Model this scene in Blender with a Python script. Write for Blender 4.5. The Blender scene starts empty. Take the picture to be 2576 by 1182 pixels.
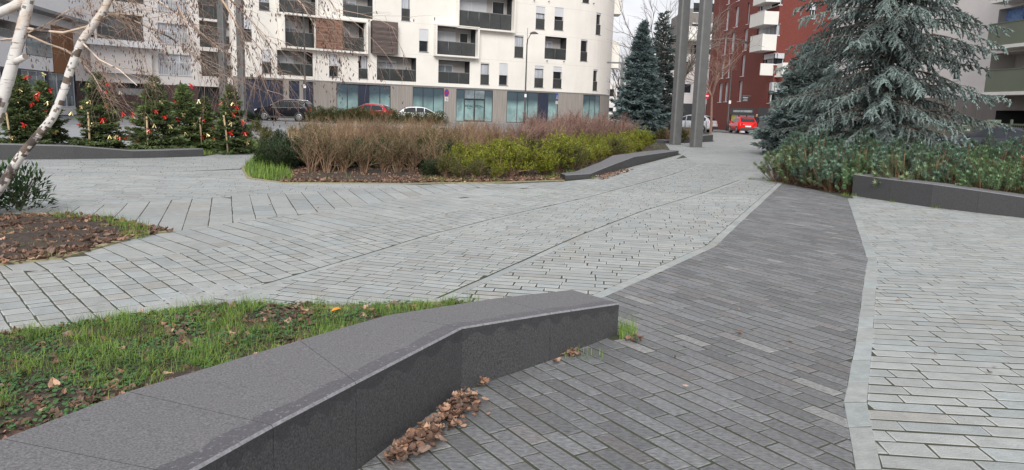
import bpy, bmesh, math, random
from mathutils import Vector, Matrix
random.seed(7)
R_ = random.Random(11)
scene = bpy.context.scene
COL = scene.collection
# ------------------------------------------------------------------ camera, sky, sun
FPX = 1880.0; PITCH = math.atan(316/FPX); ROLL = 0.032; EYE = 1.45
cF = Vector((0, math.cos(PITCH), -math.sin(PITCH)))
cR0 = Vector((1, 0, 0)); cU0 = Vector((0, math.sin(PITCH), math.cos(PITCH)))
cR = cR0*math.cos(ROLL)+cU0*math.sin(ROLL); cU = -cR0*math.sin(ROLL)+cU0*math.cos(ROLL)
cam_d = bpy.data.cameras.new('camera'); cam = bpy.data.objects.new('camera', cam_d); COL.objects.link(cam)
cam.matrix_world = Matrix(((cR.x, cU.x, -cF.x, 0), (cR.y, cU.y, -cF.y, 0), (cR.z, cU.z, -cF.z, EYE), (0, 0, 0, 1)))
cam_d.sensor_width = 36; cam_d.lens = 36*FPX/2576; cam_d.clip_end = 2000; cam_d.clip_start = .05
scene.camera = cam
SUN_EL, SUN_AZ = math.radians(34), math.radians(-2)     # azimuth from +Y towards +X
w = bpy.data.worlds.new('World'); scene.world = w; w.use_nodes = True
nt = w.node_tree; nt.nodes.clear()
def N(tree, t, **k):
    n = tree.nodes.new(t)
    for a, b in k.items():
        if a.startswith('i_'): n.inputs[a[2:].replace('_', ' ')].default_value = b
        else: setattr(n, a, b)
    return n
sky = N(nt, 'ShaderNodeTexSky', sky_type='NISHITA', sun_disc=False, sun_elevation=SUN_EL, sun_rotation=SUN_AZ, air_density=1.2, dust_density=3)
tc = N(nt, 'ShaderNodeTexCoord'); mp = N(nt, 'ShaderNodeMapping'); mp.inputs['Scale'].default_value = (1, 1, 2.2)
nz = N(nt, 'ShaderNodeTexNoise', i_Scale=3.2, i_Detail=6, i_Roughness=.55)
rp = N(nt, 'ShaderNodeValToRGB'); rp.color_ramp.elements[0].position = .36; rp.color_ramp.elements[0].color = (5.6, 5.7, 6.2, 1)
rp.color_ramp.elements[1].position = .64; rp.color_ramp.elements[1].color = (8.6, 8.55, 8.85, 1)
mx = N(nt, 'ShaderNodeMixRGB'); mx.inputs[0].default_value = .9
bg = N(nt, 'ShaderNodeBackground'); bg.inputs[1].default_value = .065
wo = N(nt, 'ShaderNodeOutputWorld')
L = nt.links.new
L(tc.outputs['Generated'], mp.inputs[0]); L(mp.outputs[0], nz.inputs['Vector']); L(nz.outputs[0], rp.inputs[0])
L(sky.outputs[0], mx.inputs[1]); L(rp.outputs[0], mx.inputs[2]); L(mx.outputs[0], bg.inputs[0]); L(bg.outputs[0], wo.inputs[0])
sd = bpy.data.lights.new('sun', 'SUN'); sd.energy = 1.5; sd.angle = math.radians(30); sd.color = (1, .985, .96)
so = bpy.data.objects.new('sun', sd); COL.objects.link(so)
sdir = Vector((math.sin(SUN_AZ)*math.cos(SUN_EL), math.cos(SUN_AZ)*math.cos(SUN_EL)*-1, math.sin(SUN_EL)))
so.rotation_euler = sdir.to_track_quat('Z', 'Y').to_euler()
sky.sun_rotation = math.atan2(sdir.x, sdir.y)
vs = scene.view_settings; vs.view_transform = 'Standard'; vs.look = 'None'; vs.gamma = 1; vs.exposure = 1.02
scene.render.engine = 'CYCLES'
# ------------------------------------------------------------------ projection helpers (metres from 2576x1182 photo positions)
def ray(px, py): return cF*FPX+cR*(px-1288)-cU*(py-591)
def G(px, py, z=0.0):
    d = ray(px, py); t = (z-EYE)/d.z; return Vector((d.x*t, d.y*t, z))
def P(px, py, Y):
    d = ray(px, py); t = Y/d.y; return Vector((d.x*t, Y, EYE+d.z*t))
def zat(px, py, q):
    d = ray(px, py); t = math.hypot(q[0], q[1])/math.hypot(d.x, d.y); return EYE+d.z*t
# ------------------------------------------------------------------ materials
def lin(c): return tuple(((v/255)/12.92 if v/255 <= .04045 else ((v/255+.055)/1.055)**2.4) for v in c)
MATS = {}
def mat(name, c, rough=.8, ns=8., na=.25, bump=0., bs=None, metal=0., spec=.5, c2=None, stretch=(1, 1, 1), coat=0., trans=0., sub=None, detail=4, space='pos', extra=None):
    m = bpy.data.materials.new(name); m.use_nodes = True; t = m.node_tree; l = t.links.new
    b = t.nodes['Principled BSDF']
    at = N(t, 'ShaderNodeAttribute', attribute_name='tint')
    tx = N(t, 'ShaderNodeNewGeometry') if space == 'pos' else N(t, 'ShaderNodeTexCoord')
    mpn = N(t, 'ShaderNodeMapping'); mpn.inputs['Scale'].default_value = stretch
    l(tx.outputs['Position' if space == 'pos' else 'Object'], mpn.inputs[0])
    no = N(t, 'ShaderNodeTexNoise', i_Scale=ns, i_Detail=detail, i_Roughness=.6); l(mpn.outputs[0], no.inputs['Vector'])
    mr = N(t, 'ShaderNodeMapRange'); mr.inputs[1].default_value = .3; mr.inputs[2].default_value = .7
    l(no.outputs[0], mr.inputs[0])
    c2 = c2 or tuple(v*(1-na) for v in c); ca = tuple(min(1, v*(1+na*.5)) for v in c)
    m1 = N(t, 'ShaderNodeMixRGB'); m1.inputs[1].default_value = (*c2, 1); m1.inputs[2].default_value = (*ca, 1); l(mr.outputs[0], m1.inputs[0])
    m2 = N(t, 'ShaderNodeMixRGB', blend_type='MULTIPLY'); m2.inputs[0].default_value = 1; l(m1.outputs[0], m2.inputs[1]); l(at.outputs['Color'], m2.inputs[2])
    out = m2.outputs[0]
    if extra: out = extra(t, l, out, mpn, b)
    l(out, b.inputs['Base Color'])
    b.inputs['Roughness'].default_value = rough; b.inputs['Metallic'].default_value = metal; b.inputs['Specular IOR Level'].default_value = spec
    if coat: b.inputs['Coat Weight'].default_value = coat; b.inputs['Coat Roughness'].default_value = .08
    if bump:
        nb = N(t, 'ShaderNodeTexNoise', i_Scale=bs or ns*3, i_Detail=3); l(mpn.outputs[0], nb.inputs['Vector'])
        bu = N(t, 'ShaderNodeBump'); bu.inputs['Strength'].default_value = bump; bu.inputs['Distance'].default_value = .01
        l(nb.outputs[0], bu.inputs['Height']); l(bu.outputs[0], b.inputs['Normal'])
    MATS[name] = m; return m
# ------------------------------------------------------------------ mesh builder
class MB:
    def __init__(s): s.v = []; s.f = []; s.t = []; s.m = []; s.sm = []
    def face(s, pts, tint=(1, 1, 1), mi=0, sm=False):
        n = len(s.v); s.v.extend(tuple(p) for p in pts); s.f.append(tuple(range(n, n+len(pts)))); s.t.append(tint); s.m.append(mi); s.sm.append(sm)
    def faces(s, vs, fs, tint=(1, 1, 1), mi=0, sm=False):
        n = len(s.v); s.v.extend(tuple(p) for p in vs)
        for f in fs: s.f.append(tuple(i+n for i in f)); s.t.append(tint); s.m.append(mi); s.sm.append(sm)
    def box(s, c, d, rz=0., tint=(1, 1, 1), mi=0, M=None, bev=0.):
        hx, hy, hz = d[0]/2, d[1]/2, d[2]/2
        vs = [Vector((x*hx, y*hy, z*hz)) for x, y, z in ((-1,-1,-1),(1,-1,-1),(1,1,-1),(-1,1,-1),(-1,-1,1),(1,-1,1),(1,1,1),(-1,1,1))]
        if M is None: M = Matrix.Translation(c) @ Matrix.Rotation(rz, 4, 'Z')
        else: M = Matrix.Translation(c) @ M
        s.faces([M @ v for v in vs], [(0,3,2,1),(4,5,6,7),(0,1,5,4),(1,2,6,5),(2,3,7,6),(3,0,4,7)], tint, mi)
    def tube(s, pts, rad, n=6, tint=(1, 1, 1), mi=0, cap=True, sm=True):
        pts = [Vector(p) for p in pts]; k = len(pts); base = len(s.v)
        if isinstance(rad, (int, float)): rad = [rad]*k
        prev = None
        for i, p in enumerate(pts):
            d = (pts[min(i+1, k-1)]-pts[max(i-1, 0)])
            if d.length < 1e-9: d = Vector((0, 0, 1))
            d.normalize()
            if prev is None:
                a = Vector((1, 0, 0)) if abs(d.x) < .8 else Vector((0, 1, 0)); u = d.cross(a).normalized()
            else: u = (prev-d*prev.dot(d)); u = u.normalized() if u.length > 1e-6 else d.orthogonal().normalized()
            prev = u; v = d.cross(u)
            for j in range(n):
                a = 2*math.pi*j/n; s.v.append(tuple(p+(u*math.cos(a)+v*math.sin(a))*rad[i]))
        for i in range(k-1):
            for j in range(n):
                j2 = (j+1) % n; s.f.append((base+i*n+j, base+i*n+j2, base+(i+1)*n+j2, base+(i+1)*n+j)); s.t.append(tint); s.m.append(mi); s.sm.append(sm)
        if cap and n > 2:
            for q, rev in ((0, True), (k-1, False)):
                f = tuple(base+q*n+j for j in range(n)); s.f.append(f[::-1] if rev else f); s.t.append(tint); s.m.append(mi); s.sm.append(False)
    def lathe(s, prof, n=16, c=(0, 0, 0), axis='Z', tint=(1, 1, 1), mi=0, sm=True):
        base = len(s.v); c = Vector(c)
        for r, h in prof:
            for j in range(n):
                a = 2*math.pi*j/n; x, y = r*math.cos(a), r*math.sin(a)
                s.v.append(tuple(c+(Vector((x, y, h)) if axis == 'Z' else Vector((x, h, y)))))
        for i in range(len(prof)-1):
            for j in range(n):
                j2 = (j+1) % n; f = (base+i*n+j, base+i*n+j2, base+(i+1)*n+j2, base+(i+1)*n+j)
                s.f.append(f if axis == 'Z' else f[::-1]); s.t.append(tint); s.m.append(mi); s.sm.append(sm)
    def spindle(s, p, d, ln, r, tint, mi=0):        # a needle shoot: slim three-sided double pyramid
        u = d.orthogonal().normalized(); v = d.cross(u); q = p+d*ln*.3; a0 = R_.random()*6
        n = len(s.v); s.v.append(tuple(p))
        for j in range(3):
            a = a0+2.094*j; s.v.append(tuple(q+(u*math.cos(a)+v*math.sin(a))*r))
        s.v.append(tuple(p+d*ln))
        for j in range(3):
            j2 = (j+1) % 3; s.f.append((n, n+1+j2, n+1+j)); s.f.append((n+1+j, n+1+j2, n+4)); s.t += [tint, tint]; s.m += [mi, mi]; s.sm += [False, False]
    def leaf(s, p, d, up, ln, wd, tint, mi=0, fold=.3):
        side = d.cross(up); side = side.normalized() if side.length > 1e-5 else d.orthogonal().normalized()
        nn = side.cross(d).normalized(); m = p+d*ln*.45
        s.faces([p, m+side*wd/2+nn*wd*fold, p+d*ln, m-side*wd/2+nn*wd*fold], [(0, 1, 2), (0, 2, 3)], tint, mi)
    def build(s, name, mats, parent=None, loc=None):
        me = bpy.data.meshes.new(name); me.from_pydata(s.v, [], s.f)
        if not isinstance(mats, (list, tuple)): mats = [mats]
        for m in mats: me.materials.append(MATS[m] if isinstance(m, str) else m)
        at = me.attributes.new('tint', 'FLOAT_COLOR', 'CORNER'); buf = []
        for f, t in zip(s.f, s.t): buf.extend((t[0], t[1], t[2], 1.0)*len(f))
        at.data.foreach_set('color', buf)
        me.polygons.foreach_set('material_index', s.m); me.polygons.foreach_set('use_smooth', s.sm); me.update()
        o = bpy.data.objects.new(name, me); COL.objects.link(o)
        if parent: o.parent = parent
        if loc is not None: o.location = loc
        return o
def tag(o, label=None, cat=None, group=None, kind=None):
    if label: o['label'] = label
    if cat: o['category'] = cat
    if group: o['group'] = group
    if kind: o['kind'] = kind
    return o
def empty(name, loc=(0, 0, 0), rz=0., label=None, cat=None, group=None):
    o = bpy.data.objects.new(name, None); COL.objects.link(o); o.location = loc; o.rotation_euler = (0, 0, rz); o.empty_display_size = .2
    return tag(o, label, cat, group)
def copy_tree(o, parent=None, kids=None):
    c = o.copy(); COL.objects.link(c)
    if parent: c.parent = parent
    for ch in (kids[o.name] if kids else [x for x in COL.objects if x.parent == o]): copy_tree(ch, c)
    return c
def recenter(o):     # put a mesh object's origin at its lowest centre
    me = o.data; n = len(me.vertices); co = [0]*3*n; me.vertices.foreach_get('co', co)
    cx = (min(co[0::3])+max(co[0::3]))/2; cy = (min(co[1::3])+max(co[1::3]))/2; cz = min(co[2::3])
    me.transform(Matrix.Translation((-cx, -cy, -cz))); o.location = (cx, cy, cz); return o
ORD = ['first', 'second', 'third', 'fourth', 'fifth', 'sixth', 'seventh', 'eighth', 'ninth', 'tenth', 'eleventh', 'twelfth', 'thirteenth', 'fourteenth', 'fifteenth', 'sixteenth', 'seventeenth', 'eighteenth', 'nineteenth', 'twentieth']
rnd = R_.uniform
# ------------------------------------------------------------------ material library
def streaks(sc, amt, colr, st=(1, 1, 1), lo=.5, hi=.62):
    def ex(t, l, out, mpn, b):
        g = N(t, 'ShaderNodeNewGeometry'); m = N(t, 'ShaderNodeMapping'); m.inputs['Scale'].default_value = st; l(g.outputs['Position'], m.inputs[0])
        n = N(t, 'ShaderNodeTexNoise', i_Scale=sc, i_Detail=8, i_Roughness=.7); l(m.outputs[0], n.inputs['Vector'])
        r = N(t, 'ShaderNodeMapRange'); r.inputs[1].default_value = lo; r.inputs[2].default_value = hi; r.inputs[4].default_value = amt; l(n.outputs[0], r.inputs[0])
        x = N(t, 'ShaderNodeMixRGB'); l(r.outputs[0], x.inputs[0]); l(out, x.inputs[1]); x.inputs[2].default_value = (*colr, 1); return x.outputs[0]
    return ex
mat('light_stone', (.35, .36, .350), .62, 9, .16, .5, 60, spec=.4, extra=streaks(.9, .5, (.245, .252, .24), lo=.46, hi=.75))
mat('dark_stone', (.182, .185, .187), .6, 30, .5, .6, 90, spec=.4, stretch=(1, 2.2, 1), extra=streaks(1.1, .35, (.165, .16, .15), lo=.45, hi=.7))
mat('joint_dirt', (.055, .05, .036), .95, 6, .5, .3, 40, c2=(.03, .04, .018))
mat('kerb_sand', (.30, .27, .15), .9, 14, .35, .3, 60)
mat('band_stone', (.34, .352, .34), .62, 12, .2, .4, 70)
mat('asphalt', (.19, .195, .205), .85, 1.2, .25, .3, 90)
mat('asphalt_red', (.135, .112, .112), .85, 1.2, .2, .2, 90)
mat('sidewalk', (.27, .28, .285), .8, 1.5, .2, .1, 60)
mat('soil', (.06, .042, .03), .95, 10, .5, .8, 50)
mat('earth_far', (.10, .10, .08), .95, .5, .4)
mat('leaf_dead', (.21, .14, .105), .8, 30, .35)
mat('grass', (.13, .22, .036), .6, 3, .4)
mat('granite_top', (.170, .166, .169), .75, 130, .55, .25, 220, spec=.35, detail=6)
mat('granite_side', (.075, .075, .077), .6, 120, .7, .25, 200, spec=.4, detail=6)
mat('needles_dark', (.095, .135, .04), .65, 2, .4, space='obj')
mat('needles_blue', (.125, .175, .172), .65, 2, .35, space='obj')
mat('needles_cedar', (.185, .24, .222), .65, 1.5, .4, space='obj')
mat('bark', (.13, .10, .08), .9, 14, .4, .6)
mat('bark_grey', (.22, .19, .165), .9, 6, .4, .5)
mat('twig_brown', (.28, .18, .11), .85, 9, .35, space='obj')
mat('twig_red', (.27, .165, .13), .85, 9, .3, space='obj')
mat('birch_twig', (.30, .22, .175), .85, 9, .3, space='obj')
mat('twig_dark', (.10, .06, .05), .8, 20, .3)
mat('foliage', (1, 1, 1), .55, 5, .3, space='obj', spec=.4)
mat('stake_wood', (.42, .31, .18), .8, 20, .3)
mat('ribbon_red', (.75, .03, .02), .3, 20, .2, spec=.6)
mat('ribbon_gold', (.85, .72, .33), .28, 20, .25, spec=.6, metal=.3)
mat('post_steel', (.155, .155, .152), .5, 3, .12, metal=.25)
mat('lamp_metal', (.06, .055, .052), .5, 8, .2)
mat('cream', (.80, .765, .70), .85, .35, .07, .15, 12, extra=streaks(.7, .35, (.62, .57, .50), (1, 1, .25), .52, .8))
def floor_lines():
    m = MATS['cream']; t = m.node_tree; l = t.links.new; b = t.nodes['Principled BSDF']; src = b.inputs['Base Color'].links[0].from_socket
    g = N(t, 'ShaderNodeNewGeometry'); s_ = N(t, 'ShaderNodeSeparateXYZ'); l(g.outputs['Position'], s_.inputs[0])
    a = N(t, 'ShaderNodeMath', operation='SUBTRACT'); l(s_.outputs['Z'], a.inputs[0]); a.inputs[1].default_value = 3.36
    md = N(t, 'ShaderNodeMath', operation='MODULO'); l(a.outputs[0], md.inputs[0]); md.inputs[1].default_value = 2.83
    c = N(t, 'ShaderNodeMath', operation='LESS_THAN'); l(md.outputs[0], c.inputs[0]); c.inputs[1].default_value = .035
    f = N(t, 'ShaderNodeMath', operation='MULTIPLY'); l(c.outputs[0], f.inputs[0]); f.inputs[1].default_value = .35
    x = N(t, 'ShaderNodeMixRGB'); l(f.outputs[0], x.inputs[0]); l(src, x.inputs[1]); x.inputs[2].default_value = (.42, .38, .34, 1); l(x.outputs[0], b.inputs['Base Color'])
floor_lines()
mat('white_render', (.80, .80, .81), .85, .5, .05)
mat('pale_render', (.73, .69, .66), .85, .4, .08, extra=streaks(.6, .2, (.50, .46, .44), (1, 1, .2), .5, .8))
mat('board_concrete', (.30, .272, .245), .85, 3, .22, .4, 9, stretch=(4, 4, .15))
mat('anthracite', (.045, .047, .05), .5, 4, .15)
mat('navy', (.028, .035, .062), .5, 3, .2, stretch=(3, 3, .2))
mat('glass_dark', (.025, .029, .033), .1, 1.5, .4, spec=.45)
mat('glass_rail', (.052, .057, .056), .12, 1, .3, spec=.6)
mat('glass_pale', (.22, .27, .29), .1, 1.2, .5, spec=.8)
mat('shutter_white', (.62, .63, .65), .6, 3, .05)
mat('frame_grey', (.22, .22, .225), .5, 3, .1)
mat('frame_white', (.72, .72, .73), .5, 3, .06)
mat('curtain', (.50, .52, .56), .8, 4, .35, stretch=(8, 8, .3))
mat('loggia_back', (.50, .47, .44), .85, 1, .15)
mat('wood_slats', (.17, .12, .10), .75, 3, .4, stretch=(.4, .4, 6), c2=(.10, .09, .09))
mat('wood_slats_red', (.27, .135, .085), .75, 3, .45, stretch=(.4, .4, 7), c2=(.20, .12, .09))
mat('brown_cladding', (.25, .115, .05), .8, 10, .2)
mat('brick_dark', (.085, .052, .048), .85, 12, .4, .3)
mat('red_brick', (.185, .046, .034), .85, 9, .25, .3, 30)
mat('white_panel', (.72, .705, .66), .7, 1, .05)
mat('green_panel', (.135, .155, .11), .6, 1, .08)
mat('grey_cladding', (.21, .19, .175), .8, 3, .25, stretch=(5, 5, .2))
mat('teal_film', (.26, .39, .385), .18, .9, .3, spec=.6, detail=2)
mat('plate_white', (.8, .8, .8), .5, 5, .05)
mat('black_rubber', (.02, .02, .021), .8, 9, .2)
mat('rim_metal', (.42, .42, .44), .35, 9, .1, metal=.8)
mat('chrome', (.75, .75, .77), .25, 5, .05, metal=.7)
mat('red_lens', (.5, .01, .01), .2, 5, .1)
mat('clear_lens', (.7, .72, .75), .15, 5, .1)
mat('text_dark', (.02, .05, .06), .6, 5, .1)
mat('yellow_poster', (.70, .62, .10), .6, 4, .4)
mat('sign_blue', (.03, .09, .45), .4, 4, .05)
mat('sign_red', (.6, .02, .03), .4, 4, .05)
mat('fabric_blue', (.20, .32, .60), .9, 9, .4)
mat('skin', (.45, .27, .2), .6, 5, .1)
mat('cloth_black', (.02, .02, .024), .9, 5, .2)
def bark_birch():
    m = mat('birch_bark', (.66, .63, .60), .8, 3, .12, .3, 30)
    t = m.node_tree; l = t.links.new; b = t.nodes['Principled BSDF']; src = b.inputs['Base Color'].links[0].from_socket
    g = N(t, 'ShaderNodeNewGeometry')
    def layer(src, st, sc, lo, hi, colr, amt, zlo=None, zhi=None):
        mp_ = N(t, 'ShaderNodeMapping'); mp_.inputs['Scale'].default_value = st; l(g.outputs['Position'], mp_.inputs[0])
        n = N(t, 'ShaderNodeTexNoise', i_Scale=sc, i_Detail=5, i_Roughness=.6); l(mp_.outputs[0], n.inputs['Vector'])
        r = N(t, 'ShaderNodeMapRange'); r.inputs[1].default_value = lo; r.inputs[2].default_value = hi; r.inputs[4].default_value = amt; l(n.outputs[0], r.inputs[0]); f = r.outputs[0]
        if zlo is not None:
            s_ = N(t, 'ShaderNodeSeparateXYZ'); l(g.outputs['Position'], s_.inputs[0])
            r2 = N(t, 'ShaderNodeMapRange'); r2.inputs[1].default_value = zlo; r2.inputs[2].default_value = zhi; l(s_.outputs['Z'], r2.inputs[0])
            mu = N(t, 'ShaderNodeMath', operation='MULTIPLY'); l(f, mu.inputs[0]); l(r2.outputs[0], mu.inputs[1]); f = mu.outputs[0]
        x = N(t, 'ShaderNodeMixRGB'); l(f, x.inputs[0]); l(src, x.inputs[1]); x.inputs[2].default_value = (*colr, 1); return x.outputs[0]
    s = layer(src, (1, 1, 1), 3.5, .44, .56, (.50, .33, .20), .8, 1.9, 2.3)
    s = layer(s, (1.2, 1.2, 14), 5, .60, .66, (.10, .07, .055), .9)
    s = layer(s, (1, 1, 1), 4, .55, .60, (.06, .045, .04), .95)
    l(s, b.inputs['Base Color'])
bark_birch()
def granite_stain(name, wet):
    pass
# ------------------------------------------------------------------ ground and paving (laid stone by stone)
def inpoly(p, poly):
    x, y = p; c = False; n = len(poly)
    for i in range(n):
        x1, y1 = poly[i]; x2, y2 = poly[(i+1) % n]
        if (y1 > y) != (y2 > y) and x < (x2-x1)*(y-y1)/(y2-y1)+x1: c = not c
    return c
def area(p): return sum(p[i][0]*p[(i+1) % len(p)][1]-p[(i+1) % len(p)][0]*p[i][1] for i in range(len(p)))/2
def segx(a, b, c, d):
    def o(p, q, r): return (q[0]-p[0])*(r[1]-p[1])-(q[1]-p[1])*(r[0]-p[0])
    return o(a, b, c)*o(a, b, d) < 0 and o(c, d, a)*o(c, d, b) < 0
def clip_half(poly, a, b):        # keep the left side of a->b
    out = []; n = len(poly)
    def sd(p): return (b[0]-a[0])*(p[1]-a[1])-(b[1]-a[1])*(p[0]-a[0])
    for i in range(n):
        p, q = poly[i], poly[(i+1) % n]; sp, sq = sd(p), sd(q)
        if sp >= 0: out.append(p)
        if (sp >= 0) != (sq >= 0):
            t = sp/(sp-sq); out.append((p[0]+(q[0]-p[0])*t, p[1]+(q[1]-p[1])*t))
    return out
def shrink(poly, d):
    n = len(poly); out = []
    cx = sum(p[0] for p in poly)/n; cy = sum(p[1] for p in poly)/n
    for p in poly:
        v = (cx-p[0], cy-p[1]); ln = math.hypot(*v)
        k = min(d*1.3/max(ln, 1e-6), .45); out.append((p[0]+v[0]*k, p[1]+v[1]*k))
    return out
def sheet(name, pts, z, m, kind='structure'):
    mb = MB(); mb.face([(x, y, z) for x, y in pts] if area(pts) > 0 else [(x, y, z) for x, y in pts[::-1]])
    o = mb.build(name, m)
    bm = bmesh.new(); bm.from_mesh(o.data); bmesh.ops.triangulate(bm, faces=bm.faces); bm.to_mesh(o.data); bm.free()
    return tag(o, kind=kind) if kind else o
def pave(name, poly, ang, roww, lens, joint, m, tintf, z=0.0, jz=.0006, wob=.006, bev=.008, roww_j=.0, holes=(), jr=.36):
    if area(poly) < 0: poly = poly[::-1]
    a = math.radians(ang); ca, sa = math.cos(a), math.sin(a)
    tf = lambda p: (p[0]*ca+p[1]*sa, -p[0]*sa+p[1]*ca); ti = lambda p: (p[0]*ca-p[1]*sa, p[0]*sa+p[1]*ca)
    pl = [tf(p) for p in poly]; hs = []
    for h in holes:
        h = h if area(h) > 0 else h[::-1]; hs.append([tf(p) for p in h])
    u0, u1 = min(p[0] for p in pl), max(p[0] for p in pl); v0, v1 = min(p[1] for p in pl), max(p[1] for p in pl)
    edges = [(pl[i], pl[(i+1) % len(pl)]) for i in range(len(pl))]
    hedges = [(h[(i+1) % len(h)], h[i]) for h in hs for i in range(len(h))]
    mb = MB(); v = v0-.02
    while v < v1:
        rw = roww*(1+rnd(-roww_j, roww_j)); u = u0-rnd(0, lens[1])
        # restrict the row to the polygon's extent
        vm = v+rw/2; xs = []
        for p, q in edges:
            if (p[1] > v-rw) != (q[1] > v-rw) or (p[1] > v+2*rw) != (q[1] > v+2*rw) or v-rw < p[1] < v+2*rw: xs += [p[0], q[0]] if abs(q[1]-p[1]) < 3*rw else [p[0]+(q[0]-p[0])*min(1, max(0, (vm+k*rw-p[1])/(q[1]-p[1]))) for k in (-1.5, 1.5)]
        lo, hi = (min(xs)-.1, max(xs)+.1) if xs else (u0, u1)
        while u < hi:
            ln = rnd(*lens)
            if u+ln < lo: u += ln; continue
            j = joint*jr; jv = joint*(1-jr); w_ = wob
            q = [(u+j+rnd(-w_, w_)*.6, v+jv+rnd(-w_, w_)*.6), (u+ln-j+rnd(-w_, w_)*.6, v+jv+rnd(-w_, w_)*.6), (u+ln-j+rnd(-w_, w_)*.6, v+rw-jv+rnd(-w_, w_)*.6), (u+j+rnd(-w_, w_)*.6, v+rw-jv+rnd(-w_, w_)*.6)]
            u += ln
            ins = [inpoly(p, pl) for p in q]; cross = [e for e in edges if any(segx(e[0], e[1], q[k], q[(k+1) % 4]) for k in range(4))]
            if not any(ins) and not cross: continue
            for e in cross: q = clip_half(q, *e)
            if len(q) < 3: continue
            hc = [e for e in hedges if any(segx(e[0], e[1], q[k], q[(k+1) % len(q)]) for k in range(len(q)))]
            c = (sum(p[0] for p in q)/len(q), sum(p[1] for p in q)/len(q))
            if not hc and any(inpoly(c, h) for h in hs): continue
            for e in hc: q = clip_half(q, *e)
            if len(q) < 3 or abs(area(q)) < .0012: continue
            c = (sum(p[0] for p in q)/len(q), sum(p[1] for p in q)/len(q))
            if not inpoly(c, pl) or any(inpoly(c, h) for h in hs): continue
            g = [ti(p) for p in q]; cy = ti(c)[1]; zz = z+rnd(-jz, jz); t = tintf()
            if cy < 14:
                inn = shrink(g, bev); sl = (rnd(-.004, .004), rnd(-.004, .004)); cw = ti(c)
                n = len(g); vv = [(p[0], p[1], z-.012) for p in g]+[(p[0], p[1], zz-.0012) for p in g]+[(p[0], p[1], zz+(p[0]-cw[0])*sl[0]+(p[1]-cw[1])*sl[1]) for p in inn]
                e_ = tuple(x*1.22 for x in t)
                mb.faces(vv, [(k, (k+1) % n, n+(k+1) % n, n+k) for k in range(n)], t)
                mb.faces(vv, [(n+k, n+(k+1) % n, 2*n+(k+1) % n, 2*n+k) for k in range(n)], e_)
                mb.faces(vv, [tuple(range(2*n, 3*n))], t)
            else:
                if False: pass
                mb.face([(p[0], p[1], zz) for p in g], tuple(x*1.06 for x in t))
        v += rw
    return tag(mb.build(name, m), kind='structure')
def g2(L): return [tuple(G(*q)[:2]) for q in L]
def light():
    b = rnd(.86, 1.08); k = R_.random()
    if k < .05: return (b*.98, b*.93, b*.88)
    if k < .3: return (b*.95, b*.985, b*1.0)
    return (b, b, b*.985)
def dark():
    b = rnd(.78, 1.25); k = R_.random()
    if k < .012: return (1.6, 1.55, 1.5)
    if k < .12: return (b*1.08, b*1.0, b*.98)
    return (b, b, b*1.01)
cA = g2([(424, 584), (670, 547.5), (778, 536.5), (963, 506.6), (1110, 484), (1290, 462)])
cB = g2([(60, 535), (156, 522), (447, 502), (648, 488.6), (924, 475), (1060, 465)])
cB2 = g2([(-200, 470), (0, 457), (268, 442), (447, 432), (603, 424)])
cC = g2([(100, 680), (250, 658), (491, 631.5), (670, 607), (924, 567), (1230, 516), (1516, 458), (1700, 400), (1800, 368)])
cD = g2([(594, 746), (907, 652), (1083, 596.5), (1250, 553), (1500, 495), (1700, 440), (1850, 380), (1880, 360)])
cE = g2([(1080, 773), (1115, 759), (1262, 693), (1470, 596.5), (1631, 532), (1782, 486), (1884, 449), (1950, 426)])
cFl = g2([(1516, 748.7), (1650, 689), (1801, 619), (1839, 582), (1968, 461)])
dR = g2([(2132, 499), (2153.6, 562), (2183, 656), (2175, 695), (2153, 858), (2124, 1011.6), (2153, 1182)])
rO = g2([(2148, 499), (2183, 597), (2208, 656), (2206.6, 693), (2194, 871), (2180, 1024), (2219, 1182)])
bed1_edge = g2([(0, 840), (80, 836), (298, 802), (509, 772), (676, 768), (914, 772), (1148, 761)])
bed2_edge = g2([(-120, 676), (0, 667), (156, 651.6), (313, 607), (393, 587), (429, 583.7), (389, 573.5), (268, 549), (152, 540), (67, 542), (-60, 552)])
isl_edge = g2([(545, 388), (648, 387), (607, 423.6), (622, 449), (709, 460.5), (1009, 463), (1286, 459), (1421, 454)])
# extended outlines
XR = 16.
bed1 = [(-5.5, 3.9)] + [(-4.2, 4.15)] + bed1_edge + [(.08, 5.2), (.36, 5.03), (-.16, 4.50), (-.72, 3.86), (-1.02, 3.30), (-1.45, 2.58), (-1.6, 2.13), (-1.85, 1.2), (-2.3, -.5), (-6, -.5)]
bed2 = bed2_edge + [(-7.2, 9.0), (-9.5, 7.6), (-9, 5.9), (-6.6, 5.95)]
# benches: front foot line, height and back line (world metres)
BENCH = {
 'near': ([(.72, 4.79, .212), (.24, 4.21, .290), (-.24, 3.69, .343), (-.595, 2.80, .373), (-.77, 2.33, .395), (-.90, 1.95, .41), (-1.12, 1.25, .42), (-1.45, .2, .42)],
          [(.43, 5.13), (-.09, 4.52), (-.665, 3.87), (-.965, 3.31), (-1.385, 2.58), (-1.54, 2.14), (-1.78, 1.35), (-2.1, .25)]),
}
sheet('ground', [(-400, -60), (400, -60), (400, 900), (-400, 900)], -.06, 'earth_far')
sheet('joint_bedding', [(-60, -12), (40, -12), (40, 46), (19.3, 55.6), (18.3, 72), (11, 60), (9.5, 44), (-60, 22)], -.0015, 'joint_dirt')
BACK = -1.0
# right-hand light field
right_front = [rO[-1], (1.75, 2.4), (1.9, BACK), (9, BACK), (14, 3), (14, 8), (9.6, 10.5), (8.2, 11.95), (7.28, 12.98), (6.93, 13.75), (6.62, 14.6)]
pave('plaza_paving', [tuple(p) for p in rO]+right_front[1:], -4, .132, (.16, .46), .013, 'light_stone', light, wob=.008, roww_j=.12)
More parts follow.
